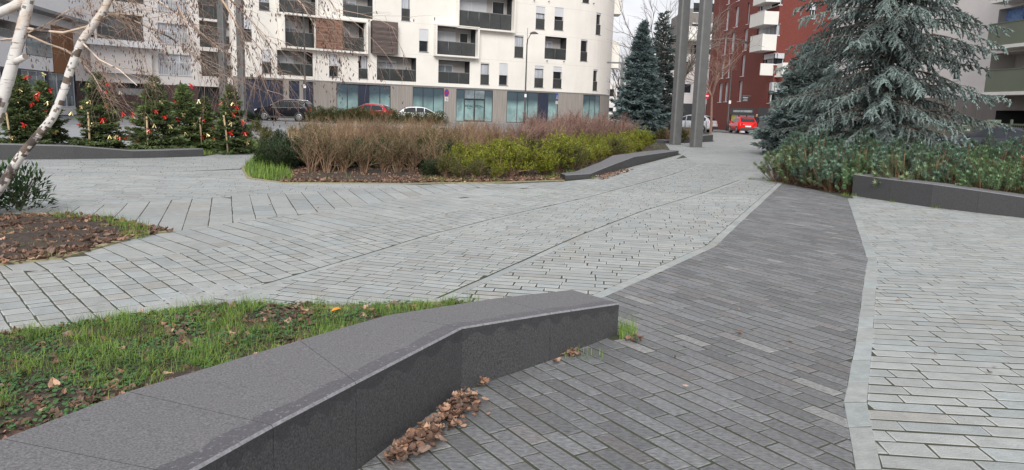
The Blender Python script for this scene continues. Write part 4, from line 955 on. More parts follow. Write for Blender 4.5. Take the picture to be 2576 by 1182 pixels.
# ------------------------------------------------------------------ cars
def car(label, loc, head, L=4.4, W=1.8, H=1.6, paint=(.02, .02, .025), cat='car', rails=True, style='suv', rim_spokes=5, name='parked_car', plate=True):
    nm = 'paint_%d' % len(MATS)
    mat(nm, paint, .32, 2, .05, coat=.05 if max(paint) < .1 else .4, spec=.15)
    root = empty(name, loc, math.atan2(head[1], head[0]), label, cat, 'cars parked along the street')
    prof = {'suv': [(0, .50), (.012, .60), (.03, .68), (.075, .86), (.12, .955), (.2, .985), (.38, 1.0), (.52, .985), (.585, .95), (.66, .83), (.735, .70), (.80, .675), (.90, .635), (.965, .56), (.99, .46), (1, .40)],
            'hatch': [(0, .50), (.012, .60), (.03, .66), (.09, .82), (.16, .93), (.25, .98), (.38, 1.0), (.5, .985), (.57, .94), (.66, .82), (.76, .675), (.82, .65), (.90, .60), (.96, .53), (.99, .45), (1, .38)],
            'coupe': [(0, .50), (.01, .62), (.06, .68), (.14, .76), (.24, .88), (.34, .96), (.44, 1.0), (.52, .99), (.58, .95), (.68, .82), (.78, .68), (.84, .65), (.90, .61), (.96, .54), (.99, .45), (1, .38)]}[style]
    belt = lambda t: .615+.03*(1-t)
    hw = lambda t: min(1, .78+.22*min(1, t/.05)**.5) if t < .5 else min(1, .70+.30*min(1, (1-t)/.09)**.5)
    zt = lambda t: next((a[1]+(b[1]-a[1])*(t-a[0])/(b[0]-a[0]) for a, b in zip(prof, prof[1:]) if a[0] <= t <= b[0]), .4)
    def rw(t):
        z = zt(t); k = max(0, min(1, (z-belt(t))/(1-belt(t)))); return hw(t)*(.93-.17*k)
    ts = sorted(set([p[0] for p in prof]+[.05, .15, .3, .45, .62, .7, .77, .86, .93]))
    X = lambda t: (t-.5)*L
    def ring(t):
        h = hw(t)*W/2; T = zt(t)*H; r = rw(t)*W/2; B = min(belt(t)*H, T-.035*H); zb = .17*H+(.05*H*(1-min(1, min(t, 1-t)/.06)))
        return [(0, zb), (h*.92, zb), (h, zb+.10*H), (h*1.0, .42*H if B > .45*H else (zb+.1*H+B)/2), (h*.975, B), (r, T-.02*H), (r*.82, T-.002*H), (0, T)]
    mb = MB(); R2 = []
    for t in ts:
        r = ring(t); full = [(X(t), y, z) for y, z in r]+[(X(t), -y, z) for y, z in r[-2:0:-1]]; R2.append(full)
    n = len(R2[0])
    base = len(mb.v); vs = [p for r in R2 for p in r]
    mb.faces(vs, [(i*n+k, i*n+(k+1) % n, (i+1)*n+(k+1) % n, (i+1)*n+k) for i in range(len(ts)-1) for k in range(n)], sm=True)
    mb.faces(R2[0], [tuple(range(n))]); mb.faces(R2[-1], [tuple(range(n))[::-1]])
    body = mb.build('body', nm, root)
    bm = bmesh.new(); bm.from_mesh(body.data); bmesh.ops.remove_doubles(bm, verts=bm.verts, dist=1e-5); bmesh.ops.recalc_face_normals(bm, faces=bm.faces); bm.to_mesh(body.data); bm.free()
    def side(t, z, s, off=.012):       # point on the cabin side
        T = zt(t)*H; B = min(belt(t)*H, T-.035*H); h = hw(t)*W/2*.975; r = rw(t)*W/2; k = max(0, min(1, (z*H-B)/max(.01, (T-.02*H-B)))); return (X(t), s*(h+(r-h)*k+off), z*H)
    def win_poly(ts_, s, lo, hi, m='glass_dark', nm_='window', off=.012):
        c = MB(); up = [side(t, min(hi, zt(t)-.045), s, off) for t in ts_]; dn = [side(t, lo+belt(t)-.615, s, off) for t in ts_]
        for a, b, c2, d in zip(dn, dn[1:], up[1:], up): c.face([a, b, c2, d] if s < 0 else [d, c2, b, a])
        return c.build(nm_, m, root)
    tf = {'suv': (.10, .16, .25, .345, .36, .48, .535, .55, .60, .66, .70), 'hatch': (.12, .2, .28, .36, .375, .48, .53, .545, .6, .66, .72), 'coupe': (.22, .28, .34, .40, .415, .48, .55, .565, .62, .68, .74)}[style]
    for s in (-1, 1):
        if rails:
            c = MB(); lo_ = [side(t, .625+belt(t)-.615, s, .02) for t in tf]; hi_ = [side(t, min(.94, zt(t)-.04), s, .02) for t in tf]; c.tube(lo_+hi_[::-1]+[lo_[0]], .010, 4); c.build('window_trim', 'chrome', root)
        win_poly(tf[:4], s, .635, .935); win_poly(tf[4:7], s, .635, .935); win_poly(tf[7:], s, .635, .935)
        c = MB(); tm = tf[-1]-.015; p = side(tm, .66, s, .05); c.box((p[0], p[1]+s*.07, p[2]+.03), (.12, .2, .13)); c.build('mirror', nm, root)
        if rails:
            c = MB(); c.tube([(X(t), s*(rw(t)*W/2*.86), zt(t)*H+(.045 if 0 < i < 4 else .0)) for i, t in enumerate((.11, .15, .3, .48, .56))], .018, 6); c.build('roof_rail', 'chrome', root)
        for t in (tf[3]+.008, tf[6]+.008):
            c = MB(); c.box((X(t-.05), s*(W/2+.004), .56*H), (.16, .02, .025)); c.build('door_handle', nm, root)
        # sill strip
        c = MB(); c.box((0, s*(W/2-.012), .20*H), (L*.50, .05, .09*H)); c.build('sill', 'anthracite', root)
        for t in (.19, .80):
            wr = .215*H if style == 'suv' else .21*H; wx = X(t)
            c = MB(); c.lathe([(0, 0), (wr*1.14, 0), (wr*1.14, .01), (0, .01)], 24, (wx, s*(W/2-.004) if s > 0 else -(W/2+.006), wr), 'Y'); c.build('wheel_arch', 'black_rubber', root)
            c = MB(); y0 = s*(W/2+.012); prf = [(wr*.66, 0), (wr*.97, .0), (wr, .02), (wr, .2), (wr*.97, .22), (wr*.6, .22)]
            c.lathe(prf, 24, (wx, y0 if s < 0 else y0-.22, wr), 'Y'); tyre = c.build('wheel', 'black_rubber', root)
            c = MB(); yf = y0+s*.0; c.lathe([(wr*.58, 0), (wr*.68, 0), (wr*.68, .03), (wr*.58, .03)], 24, (wx, yf-.015, wr), 'Y')
            for k in range(rim_spokes*2):
                a = math.pi*k/rim_spokes+.2; M_ = Matrix.Rotation(a, 4, 'Y'); c.box(Vector((wx, yf, wr))+Vector((math.cos(a)*wr*.33, 0, -math.sin(a)*wr*.33)), (wr*.66, .02, .05 if k % 2 else .035), M=M_)
            c.lathe([(0, 0), (.06, 0), (.06, .03), (0, .03)], 10, (wx, yf-.015, wr), 'Y'); c.build('rim', 'rim_metal', tyre)
            c = MB(); c.lathe([(0, 0), (wr*.66, 0)], 20, (wx, yf-s*.03, wr), 'Y'); c.build('brake_disc', 'anthracite', tyre)
        c = MB(); c.faces([(X(0)-.004, s*W*.44*.80, .62*H), (X(0)-.004, s*W*.27, .60*H), (X(0)-.004, s*W*.27, .52*H), (X(0)-.004, s*W*.44*.80, .50*H), (X(.05), s*(W/2+.004)*1.0, .64*H), (X(.055), s*(W/2+.004), .54*H)], [(0, 1, 2, 3), (4, 0, 3, 5)]); c.build('tail_light', 'red_lens', root)
        c = MB(); c.faces([(X(1)+.004-.02, s*W*.30, .50*H), (X(1)-.02, s*W*.30, .44*H), (X(.985), s*W*.44, .45*H), (X(.985)+.01, s*W*.44, .53*H), (X(.93), s*(W/2+.004)*.99, .55*H), (X(.94), s*(W/2+.004)*.99, .50*H)], [(0, 1, 2, 3), (3, 2, 5, 4)]); c.build('headlight', 'clear_lens', root)
    # windscreens
    def screen(ta, tb, nm_):
        c = MB(); f = []
        for t in (ta, (ta+tb)/2, tb):
            r = rw(t)*W/2*.84; f.append([(X(t), -r, zt(t)*H+.012), (X(t), 0, zt(t)*H+.016), (X(t), r, zt(t)*H+.012)])
        for a, b in zip(f, f[1:]):
            for k in range(2): c.face([a[k], b[k], b[k+1], a[k+1]])
        return c.build(nm_, 'glass_dark', root)
    fr = {'suv': (.60, .715), 'hatch': (.585, .74), 'coupe': (.6, .76)}[style]; rr = {'suv': (.036, .098), 'hatch': (.038, .145), 'coupe': (.10, .30)}[style]
    screen(*fr, 'windscreen'); screen(*rr, 'rear_window')
    c = MB(); c.box((X(0)+.01, 0, .27*H), (.12, W*.80, .16*H)); c.box((X(1)-.05, 0, .27*H), (.10, W*.62, .16*H)); c.build('bumper_trim', 'anthracite', root)
    if plate: c = MB(); c.box((X(0)-.012, 0, .44*H), (.02, .50, .11)); c.build('number_plate', 'plate_white', root)
    return root
q = G(719, 304.5); car('black sport utility car with silver roof rails parked side on beside the hedge', (q.x, q.y, 0), (-1, .06), 4.40, 1.84, 1.62, (.010, .010, .014))
q = P(927, 264, 66); car('red sport utility car parked behind the low hedge in front of the shop windows', (q.x, 66, .0), (-.97, .22), 4.35, 1.8, 1.52, (.42, .012, .02), style='hatch')
q = P(1061, 264, 66); car('white compact crossover parked left of the no stopping sign', (q.x, 66, .0), (.97, .22), 4.2, 1.78, 1.42, (.75, .76, .78), style='hatch', rails=False)
q = P(1741, 290, 67); car('silver hatchback partly hidden behind the tall posts on the right', (q.x, 67, 0), (-.8, .6), 4.3, 1.76, 1.5, (.50, .51, .54), style='hatch', rails=False)
q = P(1869, 300, 66.5); car('small bright red hatchback seen from behind at the corner shop', (q.x, 66.5, 0), (0.02, 1), 3.5, 1.62, 1.46, (.72, .01, .008), style='hatch', rails=False)
q = P(2528, 330, 33); car('dark grey saloon at the right edge behind the euphorbia bushes', (q.x-.2, 33, 0), (-.72, .70), 4.5, 1.8, 1.40, (.06, .06, .075), style='coupe', rails=False)
# ------------------------------------------------------------------ person by the corner shop
def person(loc, label):
    me = bpy.data.meshes.new('person'); V = [(0, 0, .93), (0, 0, 1.15), (0, 0, 1.40), (0, .0, 1.50), (0, -.02, 1.62), (0, -.01, 1.73),
         (.17, 0, 1.40), (.22, .0, 1.12), (.20, -.08, .88), (-.17, 0, 1.40), (-.23, .02, 1.14), (-.19, -.10, .92),
         (.09, 0, .88), (.11, -.04, .50), (.10, .02, .08), (.11, -.12, .04), (-.09, 0, .88), (-.10, .05, .50), (-.11, .10, .09), (-.12, -.02, .04)]
    Ed = [(0, 1), (1, 2), (2, 3), (3, 4), (4, 5), (2, 6), (6, 7), (7, 8), (2, 9), (9, 10), (10, 11), (0, 12), (12, 13), (13, 14), (14, 15), (0, 16), (16, 17), (17, 18), (18, 19)]
    Rr = [.15, .14, .15, .06, .095, .08, .08, .055, .04, .08, .055, .04, .095, .065, .05, .04, .095, .065, .05, .04]
    me.from_pydata(V, Ed, []); o = bpy.data.objects.new('person', me); COL.objects.link(o)
    m = o.modifiers.new('s', 'SKIN'); 
    for i, r in enumerate(Rr): me.skin_vertices[0].data[i].radius = (r, r*(.72 if i < 3 else 1))
    me.skin_vertices[0].data[0].use_root = True
    o.modifiers.new('b', 'SUBSURF').levels = 1
    dg = bpy.context.evaluated_depsgraph_get(); nm_ = bpy.data.meshes.new_from_object(o.evaluated_get(dg)); o.modifiers.clear(); o.data = nm_; nm_.name = 'person'
    for mm in ('cloth_black', 'skin'): nm_.materials.append(MATS[mm])
    for p in nm_.polygons: p.use_smooth = True; p.material_index = 1 if 1.50 < p.center.z < 1.70 and p.center.y < .02 else 0
    at = nm_.attributes.new('tint', 'FLOAT_COLOR', 'CORNER'); at.data.foreach_set('color', [1.0]*4*len(nm_.loops))
    o.location = loc; tag(o, label, 'person'); return o
def skin_ok():
    pass
try: person((P(1903, 300, 67.5).x, 67.5, 0), 'person in black clothes standing behind the small red car at the shopfront')
except Exception as e: print('person failed', e)
# ------------------------------------------------------------------ vegetation
def rdir(up=0.):
    v = Vector((R_.gauss(0, 1), R_.gauss(0, 1), R_.gauss(0, 1)+up)); return v.normalized()
def conifer(name, h, rb, nb, m, label, group, loc, cat='tree', shoot=.16, sr=.022, bare=.05, droop=.1, fill=9, dens=1., tip=1.0, tints=(.55, 1.25), curve=.1, trunk_r=.05, leader=0.):
    root = empty(name, loc, rnd(0, 6), label, cat, group); tr = MB(); fo = MB()
    tr.tube([(0, 0, -.03), (0, 0, h*.5), (0, 0, h*.93)], [trunk_r, trunk_r*.6, .01], 7); tr.build('trunk', 'bark', root)
    bw = MB()
    for i in range(nb):
        k = (i+rnd(0, 1))/nb; z = h*(bare+(1-bare)*k**1.05); R = rb*(max(0,1-k)**tip)*rnd(.6, 1.2)+.05; a = i*2.399+rnd(-.3, .3)
        el = (.75*k-droop)+rnd(-.12, .12); d = Vector((math.cos(a)*math.cos(el), math.sin(a)*math.cos(el), math.sin(el))); p = Vector((0, 0, z)); sg = 6; pts = [p.copy()]
        for s in range(sg): p = p+(d+Vector((0, 0, curve*(s/sg-.4)))).normalized()*R/sg; pts.append(p.copy())
        bw.tube(pts, [max(.004, .016*rb*(1-q/(sg+1))) for q in range(sg+1)], 3, cap=False)
        b = rnd(*tints); side = d.cross(Vector((0, 0, 1))).normalized(); nsh = max(4, int(fill*dens*R/ .3))
        for s in range(nsh):
            t = rnd(.1, 1.0); q = pts[min(sg-1, int(t*sg))].lerp(pts[min(sg, int(t*sg)+1)], (t*sg) % 1)
            sl = (1-t)*.55*R+shoot*.8; sd = R_.choice((-1, 1)); bd = (d*rnd(.5, 1.0)+side*sd*rnd(.5, 1.1)+Vector((0, 0, rnd(-.25, .2)))).normalized()
            m_ = max(1, int(sl/(shoot*.45)))
            for j in range(m_):
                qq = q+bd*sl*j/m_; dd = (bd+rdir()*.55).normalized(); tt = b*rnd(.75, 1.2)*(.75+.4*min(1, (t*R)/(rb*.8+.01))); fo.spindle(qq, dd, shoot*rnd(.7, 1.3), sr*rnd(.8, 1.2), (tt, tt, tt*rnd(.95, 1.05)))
        for j in range(3): fo.spindle(pts[-1]-d*shoot*.5, (d+rdir()*.35).normalized(), shoot*1.2, sr, (b*1.15,)*3)
    if leader: 
        for j in range(int(leader/.1)): fo.spindle(Vector((0, 0, h*.9+j*.1)), (Vector((0, 0, 1))+rdir()*.5).normalized(), shoot, sr*.8, (1, 1, 1))
    bw.build('branches', 'bark', root); fo.build('crown', m, root); return root
# christmas trees
XM = [(69, 385, 190, 'first'), (256, 386, 195, 'third'), (398, 388, 196, 'fourth'), (467, 384, 212, 'fifth'), (585, 386, 220, 'seventh')]
XM = [(66, 386, 192, .72, 0), (116, 378, 206, .6, 0), (256, 386, 186, .66, 0), (396, 388, 196, .72, 0), (466, 380, 214, .6, 0), (520, 380, 250, .50, 0), (585, 386, 216, .58, 0)]
bow_n = {}
def bow(loc, rz, m, label, grp, sc=1.):
    if m not in bow_n:
        c = MB()
        for s in (-1, 1):
            a = [Vector((0, 0, 0)), Vector((s*.05, -.01, .028)), Vector((s*.082, 0, .012)), Vector((s*.055, .01, -.018)), Vector((0, 0, -.004))]
            for p, q in zip(a, a[1:]): c.face([p+Vector((0, -.018, .006)), q+Vector((0, -.018, .006)), q+Vector((0, .018, 0)), p+Vector((0, .018, 0))])
            c.face([(0, -.012, 0), (s*.02, -.02, -.07), (s*.05, -.015, -.075), (s*.012, -.01, 0)])
        lp = c.build('bow_loops_src', m); k = MB(); k.box((0, -.008, .003), (.024, .03, .024)); kn = k.build('bow_knot_src', m)
        bow_n[m] = (lp.data, kn.data); bpy.data.objects.remove(lp); bpy.data.objects.remove(kn)
    e = bpy.data.objects.new('ribbon_bow', bow_n[m][0]); COL.objects.link(e); e.location = loc; e.rotation_euler = (rnd(-.4, .4), rnd(-.5, .5), rz); e.scale = (sc,)*3
    k = bpy.data.objects.new('knot', bow_n[m][1]); COL.objects.link(k); k.parent = e
    return tag(e, label, 'ribbon bow', grp)
bows = [(68, 192, 'r', 0), (34, 221, 'r', 0), (40, 228, 'g', 0), (50, 225, 'g', 0), (86, 240, 'r', 0), (46, 250, 'g', 0), (93, 247, 'r', 0), (15, 262, 'r', 0), (60, 313, 'r', 0), (32, 345, 'g', 0), (80, 263, 'r', 0), (12, 290, 'g', 0), (98, 233, 'r', 0),
 (127, 226, 'r', 1), (110, 186, 'g', 1), (120, 257, 'g', 1), (98, 282, 'g', 1), (116, 281, 'r', 1), (126, 336, 'g', 1), (117, 292, 'g', 1), (140, 333, 'g', 1),
 (257, 205, 'r', 2), (272, 208, 'r', 2), (225, 211, 'g', 2), (252, 228, 'r', 2), (266, 228, 'r', 2), (269, 236, 'r', 2), (226, 253, 'g', 2), (206, 268, 'g', 2), (269, 265, 'r', 2), (259, 301, 'r', 2), (232, 311, 'g', 2), (200, 314, 'r', 2), (301, 230, 'g', 2), (180, 282, 'g', 2), (276, 341, 'g', 2), (302, 346, 'r', 2), (316, 349, 'r', 2), (308, 284, 'r', 2), (290, 345, 'g', 2),
 (388, 206, 'g', 3), (352, 268, 'r', 3), (392, 278, 'r', 3), (358, 283, 'g', 3), (362, 294, 'r', 3), (388, 313, 'g', 3), (376, 327, 'r', 3), (415, 293, 'r', 3), (336, 292, 'g', 3), (404, 255, 'g', 3), (334, 284, 'r', 3), (343, 355, 'r', 3), (429, 316, 'g', 3), (337, 308, 'r', 3),
 (443, 256, 'r', 4), (437, 287, 'g', 4), (448, 299, 'r', 4), (466, 335, 'g', 4), (461, 287, 'g', 4), (482, 214, 'r', 4), (500, 253, 'g', 4), (489, 311, 'g', 4),
 (511, 272, 'g', 5), (514, 301, 'r', 5), (497, 285, 'r', 5), (508, 341, 'r', 5), (521, 337, 'g', 5), (534, 321, 'r', 5), (506, 295, 'g', 5), (531, 357, 'g', 5),
 (558, 258, 'r', 6), (577, 232, 'g', 6), (568, 283, 'g', 6), (587, 285, 'r', 6), (586, 257, 'g', 6), (582, 309, 'g', 6), (612, 307, 'r', 6), (553, 301, 'r', 6), (579, 333, 'r', 6), (617, 335, 'r', 6), (594, 268, 'r', 6), (540, 351, 'r', 6), (622, 357, 'g', 6), (612, 302, 'g', 6)]
xd = ['tallest one at the far left', 'narrow one just right of the leftmost', 'one standing alone, third from the left', 'dark broad one in the middle', 'yellowish slim one right of the middle', 'short one second from the right', 'rightmost one beside the grass']
tree_pos = []
for i, (px, py, pt, r, _) in enumerate(XM):
    g = G(px, py); h = zat(px, pt, g); tree_pos.append((g, h, r))
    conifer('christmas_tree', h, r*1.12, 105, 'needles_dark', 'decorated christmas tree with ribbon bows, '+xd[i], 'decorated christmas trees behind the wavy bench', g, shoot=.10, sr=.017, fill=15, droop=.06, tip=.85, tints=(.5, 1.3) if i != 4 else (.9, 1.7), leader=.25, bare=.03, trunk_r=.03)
    if i not in (1, 5) or True:
        lean = (.02, -.01, .0, .0, .0, .01, .03)[i]; c = MB(); hh = (1.0, .9, 1.05, .98, .75, .95, 1.05)[i]
        c.tube([(0, 0, 0), (-lean, 0, hh*.5), (-lean*3, 0, hh)], .024, 7); c.tube([(-lean*3, 0, hh-.08), (-lean*3, 0, hh-.05)], .027, 7, tint=(.2, .2, .2))
        st = c.build('wooden_stake', 'stake_wood', None, (g.x+(-.03, .1, -.03, .0, .02, .03, .04)[i], g.y-.36*r-.22, 0)); tag(st, 'pale round wooden stake supporting the '+['leftmost', 'second', 'third', 'fourth', 'fifth', 'sixth', 'rightmost'][i]+' christmas tree', 'stake', 'wooden stakes of the christmas trees')
tn = ['leftmost', 'second', 'third', 'fourth', 'fifth', 'sixth', 'rightmost']
for px, py, k, i in bows:
    g, h, r = tree_pos[i]; zz = zat(px, py, g); rr = r*max(.12, max(0, 1-max(0, zz)/h)**.85); dx = P(px, py, g.y).x-g.x
    dy = -math.sqrt(max(.0, rr*rr-dx*dx))*.95-.03; q = P(px, py, g.y+dy)
    bow(q, rnd(-.5, .5), 'ribbon_red' if k == 'r' else 'ribbon_gold', ('shiny red' if k == 'r' else 'pale gold')+' ribbon bow on the '+tn[i]+' christmas tree', ('red' if k == 'r' else 'gold')+' bows on the '+tn[i]+' christmas tree', rnd(.9, 1.25))
# blue spruces and the cedar
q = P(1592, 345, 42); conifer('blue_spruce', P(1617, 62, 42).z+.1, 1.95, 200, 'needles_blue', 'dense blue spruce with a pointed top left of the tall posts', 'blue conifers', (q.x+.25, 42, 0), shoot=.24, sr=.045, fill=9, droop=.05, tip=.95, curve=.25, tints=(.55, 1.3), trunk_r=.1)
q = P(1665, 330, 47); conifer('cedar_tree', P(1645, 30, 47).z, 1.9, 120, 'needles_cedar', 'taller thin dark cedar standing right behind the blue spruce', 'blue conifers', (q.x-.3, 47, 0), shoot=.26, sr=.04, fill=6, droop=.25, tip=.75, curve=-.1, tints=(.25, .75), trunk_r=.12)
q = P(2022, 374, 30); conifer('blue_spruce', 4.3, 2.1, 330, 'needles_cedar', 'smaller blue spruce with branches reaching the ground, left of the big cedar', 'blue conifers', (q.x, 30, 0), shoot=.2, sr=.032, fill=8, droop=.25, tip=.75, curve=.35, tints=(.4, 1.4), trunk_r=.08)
def cedar(loc, h, label):
    root = empty('cedar_tree', loc, 0, label, 'tree', 'blue conifers'); tr = MB(); bw = MB(); fo = MB()
    tr.tube([(0, 0, -.05), (.05, 0, h*.3), (0, .05, h*.6), (0, 0, h)], [.17, .13, .08, .01], 9); tr.build('trunk', 'bark', root)
    nb = 290
    for i in range(nb):
        k = (i+rnd(0, 1))/nb; z = .35+(h-.5)*k; R = (3.0*max(0,1-k)**.42+.25)*rnd(.6, 1.1); a = i*2.399+rnd(-.4, .4)
        if z < 1.4: R *= .82
        el = rnd(.05, .42)-.15*(1-k); d = Vector((math.cos(a)*math.cos(el), math.sin(a)*math.cos(el), math.sin(el))); p = Vector((0, 0, z)); sg = 9; pts = [p.copy()]; wob_ = rnd(-.3, .3)
        for s in range(sg):
            sag = -1.0*(s/sg)**1.3+(.35 if s > sg-3 else 0); dd = Vector((d.x-d.y*wob_*s/sg, d.y+d.x*wob_*s/sg, d.z+sag)).normalized(); p = p+dd*R/sg; p.z = max(.12, p.z); pts.append(p.copy())
        bw.tube(pts, [max(.006, .034*(1-q/(sg+.5))) for q in range(sg+1)], 4, cap=False)
        b = rnd(.3, 1.25); nt_ = int(R*14)
        for s in range(nt_):
            t = .03+.97*(s+rnd(0, 1))/nt_; i0 = min(sg-1, int(t*sg)); q = pts[i0].lerp(pts[i0+1], min(1, t*sg-i0)); bd0 = (pts[i0+1]-pts[i0]).normalized(); side = bd0.cross(Vector((0, 0, 1))).normalized()*R_.choice((-1, 1))
            ln = rnd(.22, .66)*(1-.45*t); bd = (bd0*rnd(.45, .9)+side*rnd(.35, 1.)+Vector((0, 0, rnd(-.45, .1)))).normalized(); qq = q.copy(); m_ = 4+int(ln/.07); bt = b*rnd(.75, 1.2)
            for j in range(m_):
                bd = (bd+Vector((0, 0, -.17 if j < m_*.6 else .10))+rdir()*.12).normalized(); st = ln/m_
                fo.spindle(qq-bd*.02, bd, st*2.1, .024, (bt*rnd(.85, 1.15),)*3); 
                if R_.random() < .6: fo.spindle(qq, (bd+rdir()*1.0).normalized(), rnd(.06, .13), .018, (bt*rnd(.9, 1.25),)*3)
                qq = qq+bd*st
    bw.build('branches', 'bark', root); fo.build('crown', 'needles_cedar', root); return root
q = P(2225, 400, 20.5); cedar((q.x, 21.0, 0), 9.5, 'big blue-grey cedar with long drooping branches behind the euphorbia bushes')
# ------------------------------------------------------------------ twiggy shrubs
def twig_shrub(h, wd, nst, mt, leaf=None, dens=1., lm='foliage', lrange=((.12, .16, .05), (.20, .22, .07)), lsize=.022, spread=.5, upr=1.0, name='shrub_src', r0=.011, ln=3):
    tw = MB(); lf = MB()
    def grow(p, d, L_, r, lv):
        n = 3; pts = [p]; q = p
        for _ in range(n): d = (d+rdir()*.16+Vector((0, 0, .05*upr))).normalized(); q = q+d*L_/n; pts.append(q)
        b = rnd(.65, 1.3); tw.tube(pts, [r*(1-.18*i) for i in range(n+1)], 3, (b, b*rnd(.95, 1.03), b), cap=False, sm=False)
        if leaf and lv <= 1:
            for k in range(int(leaf*(3 if lv == 0 else 1))):
                t = pts[R_.randint(1, n)]; c0, c1 = lrange; f = R_.random(); sh_ = rnd(.7, 1.25); tn_ = tuple((c0[j]+(c1[j]-c0[j])*f)*sh_ for j in range(3)); lf.leaf(t+rdir()*.02, (d+rdir()*1.2).normalized(), Vector((0, 0, 1)), lsize*rnd(.7, 1.5), lsize*.6, tn_)
        if lv > 0:
            for k in range(ln if lv > 1 else ln+1):
                s = pts[R_.randint(1, n)]; dd = (d*upr+rdir()*.62*spread*2).normalized(); dd.z = max(dd.z, .08); grow(s, dd.normalized(), L_*rnd(.5, .85), r*.62, lv-1)
    for i in range(nst):
        a = 6.283*i/nst+rnd(-.3, .3); ro = rnd(0, .08); d = Vector((math.cos(a)*spread*rnd(.2, 1.1)*wd/h, math.sin(a)*spread*rnd(.2, 1.1)*wd/h, 1)).normalized(); grow(Vector((math.cos(a)*ro, math.sin(a)*ro, 0)), d, h*rnd(.34, .46), r0, 3)
    return tw, lf
SRC = {}
def src(key, tw, lf, mt, lm='foliage'):
    a = tw.build('stems', mt); b = lf.build('leaves', lm) if lf.v else None
    SRC[key] = (a.data, b.data if b else None); bpy.data.objects.remove(a)
    if b: bpy.data.objects.remove(b)
for k in range(3): src('brown%d' % k, *twig_shrub(1.0, .8, 13, '', leaf=1.0, lrange=((.06, .075, .03), (.13, .13, .05)), lsize=.026, r0=.010), 'twig_brown')
for k in range(2): src('bare%d' % k, *twig_shrub(1.05, .7, 15, '', spread=.42, r0=.009), 'twig_brown')
for k in range(2): src('red%d' % k, *twig_shrub(1.0, .8, 15, '', leaf=.35, lrange=((.12, .07, .05), (.2, .12, .07)), spread=.5, r0=.011), 'twig_red')
for k in range(3): src('lime%d' % k, *twig_shrub(.82, .95, 12, '', leaf=4.5, lrange=((.13, .17, .015), (.36, .38, .03)), lsize=.034, spread=.62), 'twig_brown')
for k in range(2): src('olive%d' % k, *twig_shrub(.9, .9, 12, '', leaf=4., lrange=((.06, .08, .015), (.16, .16, .04)), lsize=.036, spread=.62), 'twig_brown')
def leafy(h, wd, n, lr, ls, lw=.4, core=.55):
    tw = MB(); lf = MB()
    for i in range(14):
        a = rnd(0, 6.28); d = Vector((math.cos(a)*wd*.5*rnd(.2, 1), math.sin(a)*wd*.5*rnd(.2, 1), h*rnd(.7, .95))); tw.tube([(0, 0, 0), d*.5+Vector((0, 0, .03)), d], [.012, .008, .004], 4, cap=False)
    for i in range(n):
        v = rdir(); v.z = abs(v.z)*1.0; rr = R_.random()**.4; p = Vector((v.x*wd/2*rr, v.y*wd/2*rr, max(.03, (v.z*.92+.03)*h*rr+rnd(0, .1)))); p += Vector((math.sin(p.x*9)*.04, math.cos(p.y*8)*.04, math.sin(p.x*7+p.y*5)*.05))
        f = R_.random(); s = rnd(.6, 1.3); c = tuple((lr[0][j]+(lr[1][j]-lr[0][j])*f)*s for j in range(3)); lf.leaf(p, (v+rdir()*.7+Vector((0, 0, .3))).normalized(), Vector((0, 0, 1)), ls*rnd(.7, 1.3), ls*lw, c)
    return tw, lf
for k in range(2): src('laurel%d' % k, *leafy(.9, 1.1, 2300, ((.018, .035, .012), (.05, .085, .03)), .085), 'bark')
src('laurelbig', *leafy(.95, 1.2, 620, ((.02, .05, .015), (.055, .115, .035)), .15, .36), 'bark')
for k in range(2): src('hedge%d' % k, *leafy(.95, 1.5, 2600, ((.04, .06, .015), (.13, .135, .04)), .09), 'bark')
def euph(h, wd, nh, pal, dead=0.):
    tw = MB(); lf = MB()
    for i in range(nh):
        a = rnd(0, 6.28); r = math.sqrt(R_.random())*wd/2; hz = h*(1-.45*(2*r/wd)**2)*(rnd(.72, 1.05) if i % 3 else rnd(.35, .7)); p = Vector((math.cos(a)*r, math.sin(a)*r, hz)); b = Vector((math.cos(a)*r*.35, math.sin(a)*r*.35, 0)); dd = (p-b).normalized()
        red = rnd(.7, 1.2); tw.tube([b, (b+p)/2+rdir()*.04, p], [.006, .006, .006], 3, (red*.95, red*.85, red*.75), cap=False)
        isd = R_.random() < dead; L_ = rnd(.06, .08)
        for k in range(52):
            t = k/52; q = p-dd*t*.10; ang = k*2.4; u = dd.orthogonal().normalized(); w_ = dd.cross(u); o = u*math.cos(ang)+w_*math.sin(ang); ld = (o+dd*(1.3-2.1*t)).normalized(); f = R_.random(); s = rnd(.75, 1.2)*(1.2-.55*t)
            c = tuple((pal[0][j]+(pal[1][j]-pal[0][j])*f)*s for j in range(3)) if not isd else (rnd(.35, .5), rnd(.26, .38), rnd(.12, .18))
            lf.leaf(q, ld, dd, L_*rnd(.8, 1.2), .017, c, fold=.1)
    return tw, lf
for k in range(4): src('euph%d' % k, *euph((.95, .78, .88, .70)[k], 1.0, (56, 44, 50, 38)[k], (((.08, .16, .10), (.22, .33, .23)), ((.07, .15, .06), (.20, .31, .14)), ((.065, .13, .08), (.17, .26, .18)), ((.10, .16, .07), (.24, .30, .15)))[k]), 'twig_brown')
for k in range(2): src('euphy%d' % k, *euph(.7, .9, 34, ((.09, .13, .06), (.20, .24, .11)), .22), 'twig_red')
def place(name, key, xy, sc, label, cat, group, z=0., sz=1.):
    tw, lf = SRC[key]; e = empty(name, (xy[0], xy[1], z), rnd(0, 6.28), label, cat, group); e.scale = (sc, sc, sc*sz)
    o = bpy.data.objects.new('stems', tw); COL.objects.link(o); o.parent = e
    if lf: o2 = bpy.data.objects.new('leaves', lf); COL.objects.link(o2); o2.parent = e
    return e
